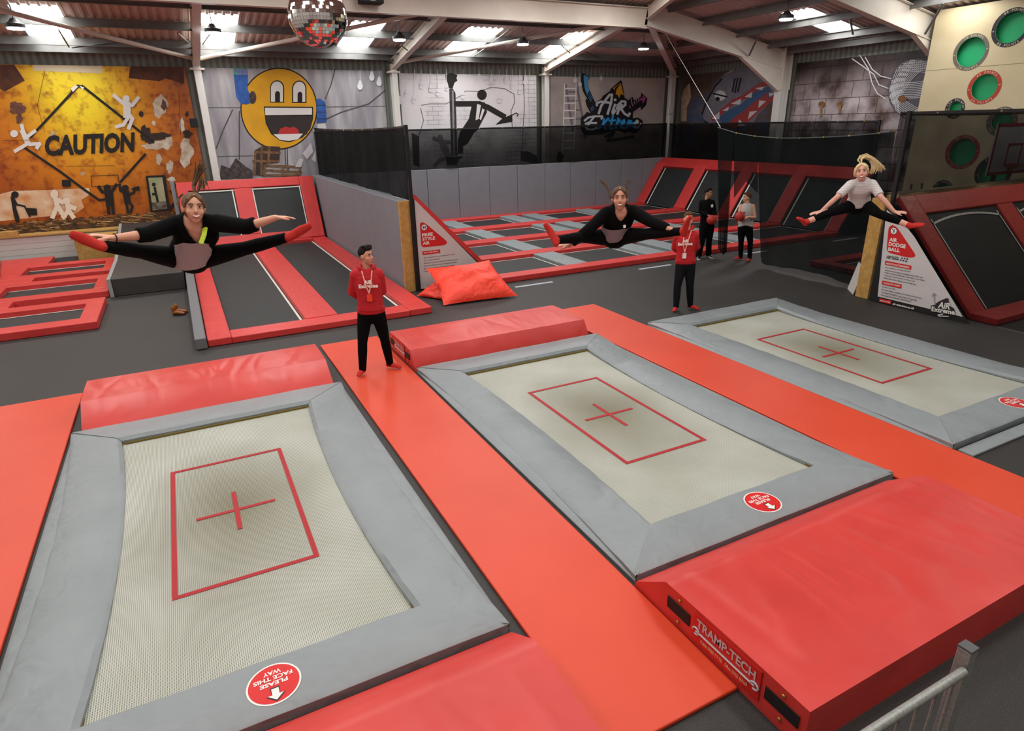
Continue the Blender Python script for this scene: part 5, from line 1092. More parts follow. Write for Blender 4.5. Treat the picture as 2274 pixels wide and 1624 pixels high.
def person(lab, base, J, C):
    s_ = C.get('s', 1.0); rt = empty('person', base, lab, 'person')
    sk = skin(C['skin']); hc = J['head']; r_, f_, u_ = frame(J['f'], J['u'])
    nk = J['neck']; sh, el, wr = J['sh'], J['el'], J['wr']; hp, kn, an, toe = J['hip'], J['kn'], J['an'], J['toe']
    chest = (sh[0]+sh[1])/2; pel = (hp[0]+hp[1])/2; side = (sh[1]-sh[0]).normalized(); pside = (hp[1]-hp[0]).normalized()
    mid = chest.lerp(pel, .55)+J.get('bend', V((0, 0, 0)))
    wv = C.get('build', 1.0); ax_ = (chest-pel).normalized(); J['bf'] = (J['bf']-ax_*J['bf'].dot(ax_)).normalized()
    def torso(b, g, lo=0, hi=True, wa=1.0, cap=2, st=0.):
        cs_ = [(.165*wv, .11), (.155*wv, .105), (.14*wv*wa, .1), (.165*wv, .115), (.15*wv, .1)]
        P_ = [pel, pel.lerp(mid, .5), mid, mid.lerp(chest, .6), chest.lerp(mid, .08)]
        if lo: P_, cs_ = P_[lo:], cs_[lo:]
        if st: P_[0] = P_[0].lerp(P_[1], st)
        b.tube(P_, [((a_+g)*s_, (c_+g)*s_) for a_, c_ in cs_], side=side, seg=18, cap=cap)
    def shoulders(b, g):
        b.tube([sh[0], chest, sh[1]], [(.05+g)*s_, (.065+g)*s_, (.05+g)*s_], seg=12)
    # ---- body, one continuous skin
    b = MB(); torso(b, 0); shoulders(b, 0)
    b.tube([chest, nk, hc-u_*.05*s_-f_*.015*s_], [.07*s_, .055*s_, .052*s_], seg=14)
    A3 = (r_, f_, u_)
    b.ell(hc+u_*.025*s_-f_*.01*s_, A3, (.077*s_, .096*s_, .092*s_), 20, 14)
    b.ell(hc-u_*.035*s_+f_*.022*s_, A3, (.062*s_, .068*s_, .075*s_), 18, 12)
    b.ell(hc-u_*.093*s_+f_*.05*s_, A3, (.03*s_, .03*s_, .024*s_), 12, 8)
    b.tube([hc+u_*.012*s_+f_*.082*s_, hc-u_*.012*s_+f_*.094*s_, hc-u_*.026*s_+f_*.1*s_], [.008*s_, .0105*s_, .013*s_], seg=8)
    b.ell(hc-u_*.062*s_+f_*.07*s_, A3, (.034*s_, .022*s_, .02*s_), 12, 8)
    for q in (-1, 1):
        b.ell(hc+r_*q*.078*s_-f_*.012*s_-u_*.008*s_, A3, (.012*s_, .02*s_, .032*s_), 10, 8)
        b.ell(hc+r_*q*.043*s_+f_*.05*s_-u_*.028*s_, A3, (.026*s_, .026*s_, .026*s_), 10, 8)
    for i in (0, 1):
        b.tube([sh[i], sh[i].lerp(el[i], .5), el[i], el[i].lerp(wr[i], .35), wr[i]], [.052*s_*C.get('arm', 1), .046*s_*C.get('arm', 1), .037*s_, .038*s_*C.get('arm', 1), .026*s_], seg=12)
        hd = J['hand'][i]; hand(b, wr[i], hd[0], hd[1], s_*.98, *hd[2:])
        b.tube([hp[i], hp[i].lerp(kn[i], .5), kn[i], kn[i].lerp(an[i], .35), an[i]], [.085*s_, .07*s_, .052*s_, .052*s_, .036*s_], seg=14)
        td = (toe[i]-an[i]).normalized(); lu = (kn[i]-an[i]).normalized(); hl = an[i]-lu*.05*s_-td*.045*s_
        sd = td.cross(lu)
        if not C.get('shoes'): b.tube([hl, an[i]-lu*.03*s_, an[i].lerp(toe[i], .6), toe[i]], [(.026*s_, .028*s_), (.032*s_, .031*s_), (.037*s_, .02*s_), (.026*s_, .011*s_)], side=sd, seg=12)
    body = bake(b.build('body', sk, rt), C.get('voxel', .009), 3)
    # ---- eyes, brows, mouth
    EW = mat('eye_white', '#e8e4df', .3); EB = mat('eye_dark_'+C.get('eye', '#2a1c14')[1:], C.get('eye', '#2a1c14'), .2); BR = mat('brow_'+C['hair'][1:], C.get('brow', C['hair']), .8)
    for q in (-1, 1):
        ec = hc+r_*q*.031*s_+f_*.0735*s_+u_*.01*s_
        e_ = MB(); e_.ell(ec, A3, (.0135*s_, .009*s_, .0058*s_), 12, 8); eo = e_.build('eye', EW, rt, smooth=True)
        e_ = MB(); e_.ell(ec+f_*.0055*s_, A3, (.0062*s_, .0045*s_, .0056*s_), 10, 6); e_.build('iris', EB, eo, smooth=True)
        e_ = MB(); e_.tube([ec+u_*.007*s_+f_*.006*s_+r_*-.014*s_, ec+u_*.0095*s_+f_*.009*s_, ec+u_*.006*s_+f_*.004*s_+r_*.014*s_], .0028*s_, seg=6); e_.build('eyelashes', EB, eo)
        e_ = MB(); e_.tube([ec+u_*.022*s_-r_*q*.016*s_+f_*.012*s_, ec+u_*.027*s_+f_*.012*s_, ec+u_*.021*s_+r_*q*.018*s_-f_*.0*s_], [(.0045*s_, .003*s_)]*3, side=u_, seg=6); e_.build('eyebrow', BR, rt)
    LP = mat('lips_'+C.get('lip', '#a5564e')[1:], C.get('lip', '#a5564e'), .4)
    mc = hc-u_*.062*s_+f_*.086*s_
    if C.get('smile'):
        w_ = .03*s_
        e_ = MB(); e_.tube([mc-r_*w_+u_*.01*s_-f_*.003*s_, mc-r_*w_*.5+u_*.002*s_+f_*.006*s_, mc+f_*.009*s_-u_*.002*s_, mc+r_*w_*.5+u_*.002*s_+f_*.006*s_, mc+r_*w_+u_*.01*s_-f_*.003*s_], [(.003*s_, .004*s_), (.0095*s_, .006*s_), (.012*s_, .006*s_), (.0095*s_, .006*s_), (.003*s_, .004*s_)], side=u_, seg=10); mo_ = e_.build('lips', LP, rt, smooth=True)
        e_ = MB(); e_.tube([mc-r_*w_*.72+u_*.0055*s_+f_*.0065*s_, mc-r_*w_*.36+u_*.002*s_+f_*.011*s_, mc+f_*.0135*s_+u_*.0005*s_, mc+r_*w_*.36+u_*.002*s_+f_*.011*s_, mc+r_*w_*.72+u_*.0055*s_+f_*.0065*s_], [(.003*s_, .003*s_), (.0055*s_, .0035*s_), (.0065*s_, .004*s_), (.0055*s_, .0035*s_), (.003*s_, .003*s_)], side=u_, seg=8); e_.build('teeth', mat('teeth', '#f2efe8', .3), mo_, smooth=True)
    else:
        e_ = MB(); e_.tube([mc-r_*.022*s_-f_*.004*s_, mc+f_*.008*s_, mc+r_*.022*s_-f_*.004*s_], [(.003*s_, .003*s_), (.006*s_, .005*s_), (.003*s_, .003*s_)], side=u_, seg=8); e_.build('lips', LP, rt, smooth=True)
    # ---- hair
    HM = mat('hair_'+C['hair'][1:], C['hair'], .75, col2=C.get('hair2', C['hair']), nsc=45, bump=.35, bsc=120, spec=.2)
    b = MB(); hs = C.get('hairstyle', 'short')
    if hs == 'short':
        b.ell(hc+u_*.045*s_-f_*.026*s_, A3, (.084*s_, .094*s_, .086*s_), 18, 12)
        b.tube([hc+u_*.1*s_+f_*.06*s_, hc+u_*.125*s_+f_*.01*s_, hc+u_*.11*s_-f_*.06*s_], [(.05*s_, .024*s_), (.06*s_, .025*s_), (.05*s_, .024*s_)], side=r_, seg=12)
        if C.get('quiff'):
            for k in range(7): q = (k-3)/3; b.tube([hc+r_*q*.05*s_+u_*.1*s_+f_*.055*s_, hc+r_*q*.05*s_+u_*.13*s_+f_*(.05+.01*math.sin(k*2))*s_, hc+r_*q*.045*s_+u_*.135*s_-f_*.01*s_], [.018*s_, .02*s_, .015*s_], seg=8)
        bake(b.build('hair', HM, rt), .007, 2)
    else:
        b.ell(hc+u_*.035*s_-f_*.028*s_, A3, (.087*s_, .092*s_, .092*s_), 18, 12)
        b.ell(hc-u_*.02*s_-f_*.045*s_, A3, (.08*s_, .06*s_, .075*s_), 16, 10)
        for q in (-1, 1): b.tube([hc+u_*.1*s_+f_*.05*s_+r_*q*.012*s_, hc+u_*.075*s_+f_*.06*s_+r_*q*.048*s_, hc+u_*.01*s_+f_*.03*s_+r_*q*.078*s_], [(.018*s_, .012*s_), (.02*s_, .012*s_), (.014*s_, .01*s_)], seg=8)
        ho = bake(b.build('hair', HM, rt), .006, 2)
        for T_, rr, nn_, spr in J['tails']:       # list of strand bundles: path points
            b = MB()
            for k in range(nn_):
                o1 = V((random.gauss(0, 1), random.gauss(0, 1), random.gauss(0, 1)))*spr; o2 = V((random.gauss(0, 1), random.gauss(0, 1), random.gauss(0, 1)))*spr
                P_ = [T_[i]+(o1*(i/(len(T_)-1))+o2*(i/(len(T_)-1))**2) for i in range(len(T_))]
                cut = random.uniform(.75, 1.0)
                P_ = P_[:-1]+[P_[-2].lerp(P_[-1], cut)]
                b.tube(P_, [rr*(1-.75*i/(len(P_)-1)) for i in range(len(P_))], seg=5)
            b.build('ponytail', HM, rt, smooth=True)
    # ---- upper garment
    G = C['top']; tm = G['m']; b = MB(); g = G.get('g', .014)
    torso(b, g, lo=G.get('lo', 0), wa=G.get('wa', 1.05), cap=1, st=G.get('st', .25))
    b.tube([chest.lerp(mid, .25), chest.lerp(mid, .03)], [((.15*wv+g)*s_, (.1+g)*s_), ((.13*wv+g)*s_, (.092+g)*s_)], side=side, seg=18)
    if G.get('sleeve', 1) > 0:
        shoulders(b, g)
        for i in (0, 1):
            L_ = G['sleeve']; pts = [sh[i], sh[i].lerp(el[i], .5), el[i], el[i].lerp(wr[i], .5), wr[i]]; rr = [.056+g, .05+g, .044+g, .041+g*.9, .032+g*.7]
            n_ = L_*4; k_ = int(n_); P_ = pts[:k_+1]; R_2 = rr[:k_+1]
            if n_-k_ > .01: P_ = P_+[pts[k_].lerp(pts[k_+1], n_-k_)]; R_2 = R_2+[rr[k_]+(rr[k_+1]-rr[k_])*(n_-k_)]
            b.tube(P_, [q*s_ for q in R_2], seg=14, cap=1)
    else:
        for i in (0, 1): b.tube([chest.lerp(sh[i], .55)-u_*.05*s_, chest.lerp(sh[i], .55)+(nk-chest)*.35, chest.lerp(sh[i], .5)-f_*.05*s_], [(.035*s_, .06*s_)]*3, seg=10)
    if G.get('cut'): pass
    elif G.get('hood'):
        bk = -J['bf']; up2 = (nk-pel).normalized()
        b.tube([nk+side*.085*s_-bk*.05*s_, nk+side*.1*s_+bk*.02*s_+up2*.01*s_, nk+bk*.1*s_+up2*.0*s_, nk-side*.1*s_+bk*.02*s_+up2*.01*s_, nk-side*.085*s_-bk*.05*s_], [.026*s_, .038*s_, .05*s_, .038*s_, .026*s_], seg=10)
        b.tube([nk+side*.085*s_-bk*.05*s_, nk-bk*.085*s_-up2*.05*s_, nk-side*.085*s_-bk*.05*s_], .024*s_, seg=10)
    else:
        b.tube([nk+side*.06*s_, nk+J['bf']*.05*s_-(nk-pel).normalized()*.02*s_, nk-side*.06*s_, nk-J['bf']*.05*s_, nk+side*.06*s_], .014*s_, seg=8)
    if G.get('lo', 0) == 0 and G.get('hemband'):
        b.tube([pel+(mid-pel)*.1, pel+(mid-pel)*.3, pel+(mid-pel)*.45], [((.16*wv+g)*s_, (.112+g)*s_), ((.172*wv+g)*s_, (.125+g)*s_), ((.165*wv+g)*s_, (.115+g)*s_)], side=side, seg=18, cap=1)
    top = bake(b.build(G['name'], tm, rt), G.get('vox', .011), 4 if 'vox' not in G else 6)
    if G.get('cut'):                             # cut the neckline opening out of the garment
        w_, yb_, pw_, hh_ = G['cut']; bm_ = bmesh.new(); bm_.from_mesh(top.data); up2 = (chest-pel).normalized(); dead = []
        for fc in bm_.faces:
            q = fc.calc_center_median()-chest; q = Matrix.Translation(V()) @ q
            x_, y_, z_ = q.dot(side), q.dot(up2), q.dot(J['bf'])
            if z_ > -.01 and y_ > yb_ and abs(x_) < w_*min(1, (y_-yb_)/hh_)**pw_: dead.append(fc)
        bmesh.ops.delete(bm_, geom=dead, context='FACES'); bm_.to_mesh(top.data); bm_.free()
    bf = J['bf']
    def shell(nm, m_, a_fn, t0, t1, ex=.03, N1=16, N2=12):      # panel lying on the front of the torso
        b = MB(); gr = []
        for j in range(N2+1):
            t = t0+(t1-t0)*j/N2; am = a_fn(j/N2); row = []
            p_ = pel.lerp(mid, t/.5) if t < .5 else mid.lerp(chest, (t-.5)/.5)
            for i in range(N1+1):
                a_ = am*(-1+2*i/N1)
                wd = ((.15 if t > .3 else .158)*wv*(.93 if .3 < t < .7 else 1)+g+ex)*s_; dp = (.103+g+ex)*s_
                row.append(b.bm.verts.new(p_+side*math.sin(a_)*wd+bf*math.cos(a_)*dp))
            gr.append(row)
        for j in range(N2):
            for i in range(N1): b.bm.faces.new((gr[j][i], gr[j][i+1], gr[j+1][i+1], gr[j+1][i]))
        return b.build(nm, m_, rt, smooth=True, ang=3)
    if G.get('hood'): shell('pouch_pocket', tm, lambda q: .95-.35*q, .16, .40, .026)
    if G.get('patch'): shell('front_panel', G['pm'], G['patch'][2], G['patch'][0], G['patch'][1], G.get('pex', .022))
    # ---- trousers
    Q = C['legs']; b = MB(); g = Q.get('g', .01)
    b.tube([pel-(mid-pel).normalized()*.03*s_, pel, pel.lerp(mid, Q.get('rise', .35))], [((.15*wv+g)*s_, (.11+g)*s_), ((.168*wv+g)*s_, (.115+g)*s_), ((.15*wv+g)*s_, (.105+g)*s_)], side=pside, seg=18)
    for i in (0, 1):
        e_ = Q.get('end', 1.0); ae = kn[i].lerp(an[i], e_)
        b.tube([pel.lerp(hp[i], .5), hp[i], hp[i].lerp(kn[i], .5), kn[i], kn[i].lerp(ae, .35), ae], [(.1+g)*s_, (.095+g)*s_, (.078+g)*s_, (.056+g)*s_, (.055+g)*s_, (Q.get('cuff', .04)+g)*s_], seg=14)
    bake(b.build(Q['name'], Q['m'], rt), .011, 4)
    # ---- socks / shoes
    for i in (0, 1):
        td = (toe[i]-an[i]).normalized(); lu = (kn[i]-an[i]).normalized(); hl = an[i]-lu*.05*s_-td*.045*s_; sd = td.cross(lu)
        b = MB(); g = .006
        b.tube([hl, an[i]-lu*.03*s_, an[i].lerp(toe[i], .6), toe[i]], [((.026+g)*s_, (.028+g)*s_), ((.032+g)*s_, (.031+g)*s_), ((.038+g)*s_, (.021+g)*s_), ((.026+g)*s_, (.012+g)*s_)], side=sd, seg=14)
        b.tube([an[i]-lu*.02*s_, an[i]+lu*C.get('sock', .03)*s_], .041*s_, seg=12, cap=1)
        bake(b.build('shoe' if C.get('shoes') else 'sock', C['foot'], rt), .008, 3)
    return rt
def ppt(px, py, B, off=0.):                      # point on the upright plane through the stance, facing the viewer
    n = V((CAM.x-B.x, CAM.y-B.y, 0)).normalized(); d = ray(px, py); q = B+n*off
    return CAM+d*((q-CAM).dot(n)/d.dot(n))
def standing(lab, fl_, J2, C, fdir, bf=None, offs=None):
    zf = fl_ or 0.
    # fl_: ankle pixels set on the floor; J2: other joints in pixels
    an = [at(*q, 'z', .09+zf) for q in J2['an']]; toe = [at(*q, 'z', .03+zf) for q in J2['toe']]
    B = (an[0]+an[1])/2; B.z = 0; nv = V((CAM.x-B.x, CAM.y-B.y, 0)).normalized(); rv = V((-nv.y, nv.x, 0))
    o_ = offs or {}
    P = lambda k, i=None: ppt(*(J2[k] if i is None else J2[k][i]), B, (o_.get(k, 0) if not isinstance(o_.get(k, 0), (list, tuple)) else o_[k][i or 0]))
    J = dict(head=P('head'), neck=P('neck'), sh=[P('sh', 0), P('sh', 1)], el=[P('el', 0), P('el', 1)], wr=[P('wr', 0), P('wr', 1)], hip=[P('hip', 0), P('hip', 1)])
    kn = []
    for i in (0, 1):
        q = ppt(*J2['kn'][i], B, 0); m_ = (J['hip'][i]+an[i])/2; a_ = (m_-B).dot(nv); kn.append(ppt(*J2['kn'][i], B, a_+.03))
    for i in (0, 1):
        d = toe[i]-an[i]; h = V((d.x, d.y, 0)); L = min(max(h.length, .12), .17); h = h.normalized()*L; toe[i] = V((an[i].x+h.x, an[i].y+h.y, .03+zf))
    W_ = lambda t: rv*t[0]+nv*t[1]+V((0, 0, t[2]))
    J.update(kn=kn, an=an, toe=toe, f=W_(fdir), u=V((0, 0, 1)), bf=W_(bf or (0, 1, 0)), hand=[(W_(h[0]), W_(h[1]))+tuple(h[2:]) for h in J2['hand']])
    return person(lab, B, J, C), J, W_
HRED = mat('hoodie_red', '#b3161f', .85, bump=.3, bsc=90); TBLK = mat('black_trousers', '#050506', .9, bump=.2, bsc=40, spec=.12); TNAV = mat('navy_trousers', '#101218', .9, bump=.2, bsc=40, spec=.15)
SOCK = mat('red_sock', '#b9231a', .85, bump=.4, bsc=200); LANY = mat('lanyard', '#d9482a', .5, col2='#e8c8b8', nsc=60)
def chest_logo(rt, J, W_, s_=1., y=-.12, w_=.2, m_=None, txt=('AiR', 'Extreme')):
    ch = (J['sh'][0]+J['sh'][1])/2; f_ = J['bf'].normalized(); sd = (J['sh'][1]-J['sh'][0]).normalized(); up_ = V((0, 0, 1))
    if ray_right(sd) < 0: sd = -sd
    o_ = ch+f_*.168*s_+up_*y; m_ = m_ or PALE
    put_text([(txt[0], o_-sd*w_*.22+up_*.02, sd*w_*.45, up_*.055, .05, 'box'), (txt[1], o_-sd*w_*.5-up_*.035, sd*w_, up_*.055, .05, 'box')], 'chest_print', m_, rt)
def ray_right(v): return v.dot(RT)
def lanyard(rt, J, drop_, badge_m, tone=LANY):
    nk = J['neck']; f_ = J['bf'].normalized(); ch = (J['sh'][0]+J['sh'][1])/2; sd = (J['sh'][1]-J['sh'][0]).normalized(); e = ch+f_*.185-V((0, 0, drop_))
    b = MB()
    for q in (-1, 1): b.tube([nk+sd*q*.07+f_*.03, nk+sd*q*.065+f_*.11-V((0, 0, .05)), ch+sd*q*.035+f_*.175-V((0, 0, .12)), e], (.009, .003), side=sd, seg=6, cap=1)
    b.build('lanyard', tone, rt)
    b = MB(); n_ = f_*.006; u_ = V((0, 0, 1)); b.prism([e-sd*.035-u_*.11+n_, e+sd*.035-u_*.11+n_, e+sd*.035-u_*.01+n_, e-sd*.035-u_*.01+n_], f_*.004); b.build('badge', badge_m, rt)
zz6 = lambda x, y: (740+x/4.775, 520+y/4.775)
zz8 = lambda x, y: (1470+x/5.24, 400+y/5.24)
bk_hand = ((0, -.3, -1), (0, -1, .2), .5, .1)
r1, J1, W1_ = standing('man in red hoodie and black trousers standing on an orange mat, arms behind back', .037, dict(head=zz6(350, 232), neck=zz6(352, 352), sh=[zz6(238, 425), zz6(478, 415)], el=[zz6(205, 620), zz6(518, 605)], wr=[zz6(325, 680), zz6(405, 680)],
    hip=[zz6(335, 850), zz6(478, 850)], kn=[zz6(310, 1150), zz6(545, 1110)], an=[zz6(312, 1430), zz6(600, 1365)], toe=[zz6(270, 1500), zz6(715, 1415)], hand=[((.5, -.4, -.3), (0, -1, .2), .5, .1, 1), ((-.5, -.4, -.3), (0, -1, .2), .5, .1, -1)]),
    dict(s=1.03, skin='#c79078', hair='#17110e', quiff=True, voxel=.009, top=dict(name='hoodie', m=HRED, g=.024, sleeve=1.0, hood=True, hemband=True), legs=dict(name='trousers', m=TBLK, g=.012), foot=SOCK), (.75, .62, .02), offs=dict(wr=-.17, el=-.1, head=.03, neck=.0))
chest_logo(r1, J1, W1_, 1, -.13, .26); lanyard(r1, J1, .24, mat('badge_orange', '#e8401f', .4))
r2, J2_, W2_ = standing('man in red hoodie and navy joggers standing behind the middle leaping woman', None, dict(head=zz8(308, 455), neck=zz8(300, 560), sh=[zz8(185, 650), zz8(375, 640)], el=[zz8(148, 790), zz8(408, 780)], wr=[zz8(240, 860), zz8(320, 850)],
    hip=[zz8(225, 985), zz8(325, 985)], kn=[zz8(180, 1240), zz8(325, 1245)], an=[zz8(165, 1470), zz8(328, 1450)], toe=[zz8(135, 1525), zz8(430, 1500)], hand=[((.5, -.4, -.3), (0, -1, .2), .5, .1, 1), ((-.5, -.4, -.3), (0, -1, .2), .5, .1, -1)]),
    dict(s=1.0, skin='#cf9d86', hair='#6a4a30', hair2='#4d3522', top=dict(name='hoodie', m=HRED, g=.024, sleeve=1.0, hood=True, hemband=True), legs=dict(name='joggers', m=TNAV, g=.014), foot=SOCK), (.25, .95, -.05), offs=dict(wr=-.17, el=-.1))
chest_logo(r2, J2_, W2_, 1, -.12, .26); lanyard(r2, J2_, .28, mat('badge_white', '#dcd6d2', .4))
BALLM = mat('red_rubber_ball', '#a5261f', .6, bump=.3, bsc=80)
r3, J3, W3_ = standing('man in black sweatshirt and trousers holding a red ball at the curtain net', None, dict(head=zz8(543, 152), neck=zz8(522, 212), sh=[zz8(462, 258), zz8(585, 258)], el=[zz8(448, 372), zz8(610, 375)], wr=[zz8(535, 408), zz8(630, 415)],
    hip=[zz8(482, 540), zz8(562, 540)], kn=[zz8(468, 710), zz8(548, 710)], an=[zz8(425, 875), zz8(540, 862)], toe=[zz8(430, 925), zz8(605, 905)], hand=[((.8, .1, -.35), (0, .5, 1), .5, .2, -1), ((.1, .3, -.95), (.7, .6, .1), .5, .2, 1)]),
    dict(s=.98, skin='#a8765c', hair='#120e0d', shoes=True, voxel=.011, top=dict(name='sweatshirt', m=mat('black_sweat', '#070708', .9, bump=.3, bsc=60, spec=.12), g=.018, sleeve=1.0), legs=dict(name='trousers', m=TBLK, g=.02, cuff=.06), foot=mat('black_shoe', '#0e0e10', .4)), (.9, .35, -.05), bf=(.45, .9, 0), offs=dict(wr=[.2, .12], el=[.06, .02]))
def ball(px, py, B, off, R_, lab):
    c = ppt(px, py, B, off); b = MB(); b.ell(c, ((1, 0, 0), (0, 1, 0), (0, 0, 1)), (R_, R_, R_), 28, 18); o = b.build('dodgeball', BALLM, smooth=True); tag(o, lab, 'ball', 'red dodgeballs')
B3 = (J3['an'][0]+J3['an'][1])/2; ball(*zz8(577, 462), B3, .2, .125, 'red rubber ball held by the man in black')
e3 = J3['sh'][1]+J3['bf']*.13-V((0, 0, .12)); put_text([('@', e3-RT*.09, RT*.07, V((0, 0, .08)), .05, 'box')], 'chest_emblem', PALE, r3)
for i in (0, 1):
    td = (J3['toe'][i]-J3['an'][i]).normalized(); b = MB(); b.tube([J3['an'][i]-td*.06-V((0, 0, .07)), J3['toe'][i]-V((0, 0, .012))+td*.02], (.042, .012), side=td.cross(V((0, 0, 1))), seg=10, cap=1); b.build('shoe_sole', WHITE, r3)
r4, J4, W4_ = standing('man in a pale vest and black trousers holding a red ball in the net opening', None, dict(head=zz8(988, 205), neck=zz8(990, 268), sh=[zz8(922, 305), zz8(1058, 305)], el=[zz8(895, 420), zz8(1085, 440)], wr=[zz8(905, 462), zz8(1003, 432)],
    hip=[zz8(930, 560), zz8(1010, 560)], kn=[zz8(920, 720), zz8(1028, 720)], an=[zz8(915, 892), zz8(1020, 905)], toe=[zz8(840, 918), zz8(1000, 938)], hand=[((-.2, .6, -.2), (-.9, 0, .3), .5, .2, 1), ((-.9, .25, .05), (.1, .5, .9), .4, .25, -1)]),
    dict(s=.97, skin='#cf9c80', hair='#5a3a26', build=1.08, arm=1.15, voxel=.011, top=dict(name='vest', m=mat('vest_grey', '#b3b1ad', .8, bump=.2, bsc=50), g=.012, sleeve=0), legs=dict(name='trousers', m=TBLK, g=.014), foot=SOCK), (-.95, .3, 0), bf=(-.3, .95, 0), offs=dict(wr=[.26, .26], el=[.1, .06]))
B4 = (J4['an'][0]+J4['an'][1])/2; ball(*zz8(905, 425), B4, .27, .125, 'red rubber ball held by the man in the pale vest')
ch4 = (J4['sh'][0]+J4['sh'][1])/2; put_text([('C', ch4+J4['bf']*.15-V((0, 0, .2))-RT*.04, RT*.06, V((0, 0, .08)), .06, 'box')], 'chest_letter', INK, r4)
# ---- jumpers
def jumper(lab, base, Q, C, fd, ud, bend=V((0, 0, 0))):
    B = V(base); s_ = C['s']; dp = lambda px, py, off: CAM+ray(px, py)*(((B-CAM).dot(fw))-off)
    hip = [dp(*Q['hip'][i], 0) for i in (0, 1)]; kn, an, toe, el, wr = [], [], [], [], []
    sh = [dp(*Q['sh'][i], Q['lean']) for i in (0, 1)]
    for i in (0, 1):
        k = onray(*Q['kn'][i], hip[i], .43*s_); a = onray(*Q['an'][i], k, .41*s_, Q.get('an_near', [1, 1])[i]); kn.append(k); an.append(a)
        toe.append(onray(*Q['toe'][i], a, .19*s_, Q['toe_near'][i]))
        e = onray(*Q['el'][i], sh[i], .29*s_, Q['el_near'][i]); w_ = onray(*Q['wr'][i], e, .255*s_, Q['wr_near'][i]); el.append(e); wr.append(w_)
    head = dp(*Q['head'], Q['lean']+Q.get('hoff', .06)); neck = dp(*Q['neck'], Q['lean']+.02)
    vd = (B-CAM).normalized(); vr = vd.cross(UP).normalized(); vu = vr.cross(vd)
    W_ = lambda t: vr*t[0]+vu*t[1]-vd*t[2]
    J = dict(head=head, neck=neck, sh=sh, el=el, wr=wr, hip=hip, kn=kn, an=an, toe=toe, f=W_(fd), u=W_(ud), bf=W_(Q.get('bf', (0, .2, 1))), hand=[(W_(h[0]), W_(h[1]))+tuple(h[2:]) for h in Q['hand']], bend=bend,
        tails=[([dp(px, py, Q['lean']+o) for px, py, o in T_], rr, n_, sp) for T_, rr, n_, sp in Q['tails']])
    return person(lab, (B.x, B.y, B.z), J, C), J
LEG = mat('black_leggings', '#050506', .9, bump=.2, bsc=40, spec=.12)
z7 = lambda x, y: (140+x/3.92, 370+y/3.92)
D1 = CAM+ray(421, 565)*5.3
rw1, JW1 = jumper('woman in black and grey top leaping in a straddle split over the nearest trampoline', D1, dict(hip=[z7(1010, 800), z7(1200, 800)], sh=[z7(1010, 495), z7(1330, 490)], lean=.3, head=z7(1140, 362), neck=z7(1165, 470), hoff=.12,
    kn=[z7(680, 740), z7(1580, 715)], an=[z7(335, 690), z7(1955, 615)], toe=[z7(75, 590), z7(2150, 515)], toe_near=[1, 1], an_near=[1, 1], el=[z7(740, 590), z7(1600, 525)], el_near=[1, 1], wr=[z7(440, 622), z7(1850, 445)], wr_near=[1, 1],
    hand=[((-1, .12, .25), (.1, 1, .2), .12, .35, -1), ((1, .12, .2), (0, 1, .1), .15, .75, 1)], bf=(0, .1, 1),
    tails=[([z7(1150, 235)+(-.02,), z7(1140, 170)+(-.03,), z7(1160, 100)+(-.02,), z7(1185, 40)+(-.01,), z7(1200, -15)+(0,)], .011, 60, .012), ([z7(1170, 230)+(-.02,), z7(1190, 160)+(-.03,), z7(1215, 110)+(0,), z7(1225, 190)+(0,)], .008, 26, .012), ([z7(1075, 270)+(-.04,), z7(1040, 240)+(-.05,), z7(1010, 270)+(-.04,), z7(1000, 340)+(-.02,)], .004, 12, .008)]),
    dict(s=.96, skin='#cf9a80', hair='#57402f', hair2='#7a5f48', hairstyle='long', smile=True, voxel=.0075, lip='#b0524c', top=dict(name='top', m=mat('black_top', '#060607', .9, bump=.2, bsc=40, spec=.12), g=.02, sleeve=.66, patch=(.0, .80, lambda q: 1.5 if q < .6 else 1.5-1.1*(q-.6)/.4), cut=(.075, -.13, 1.0, .2), vox=.007, pm=mat('grey_jersey', '#a89ea3', .85, bump=.2, bsc=40), wa=.98), legs=dict(name='leggings', m=LEG, g=.004, end=.97, rise=.5), foot=SOCK), (.12, -.08, 1), (-.08, 1, .12))
b = MB(); nk = JW1['neck']; bf = JW1['bf'].normalized(); ch = (JW1['sh'][0]+JW1['sh'][1])/2; b.tube([nk+RT*.055+bf*.02, nk+RT*.075+bf*.06-UP*.02, ch+RT*.075+bf*.135-UP*.0, ch+RT*.055+bf*.155-UP*.05], (.02, .006), side=RT, seg=8); b.build('neon_strap', mat('neon_yellow', '#b4cf1c', .5), rw1)
b = MB(); w_ = JW1['wr'][0]; dd = (JW1['wr'][0]-JW1['el'][0]).normalized(); a_ = dd.orthogonal().normalized(); c_ = dd.cross(a_); b.tube([w_-dd*.01+(a_*math.cos(2*math.pi*k/16)+c_*math.sin(2*math.pi*k/16))*.031 for k in range(17)], .004, seg=6, cap=0); b.build('wrist_band', BLACK, rw1)
z6b = lambda x, y: (1150+x/3.53, 300+y/3.53)
D2 = CAM+ray(1365, 520)*6.9
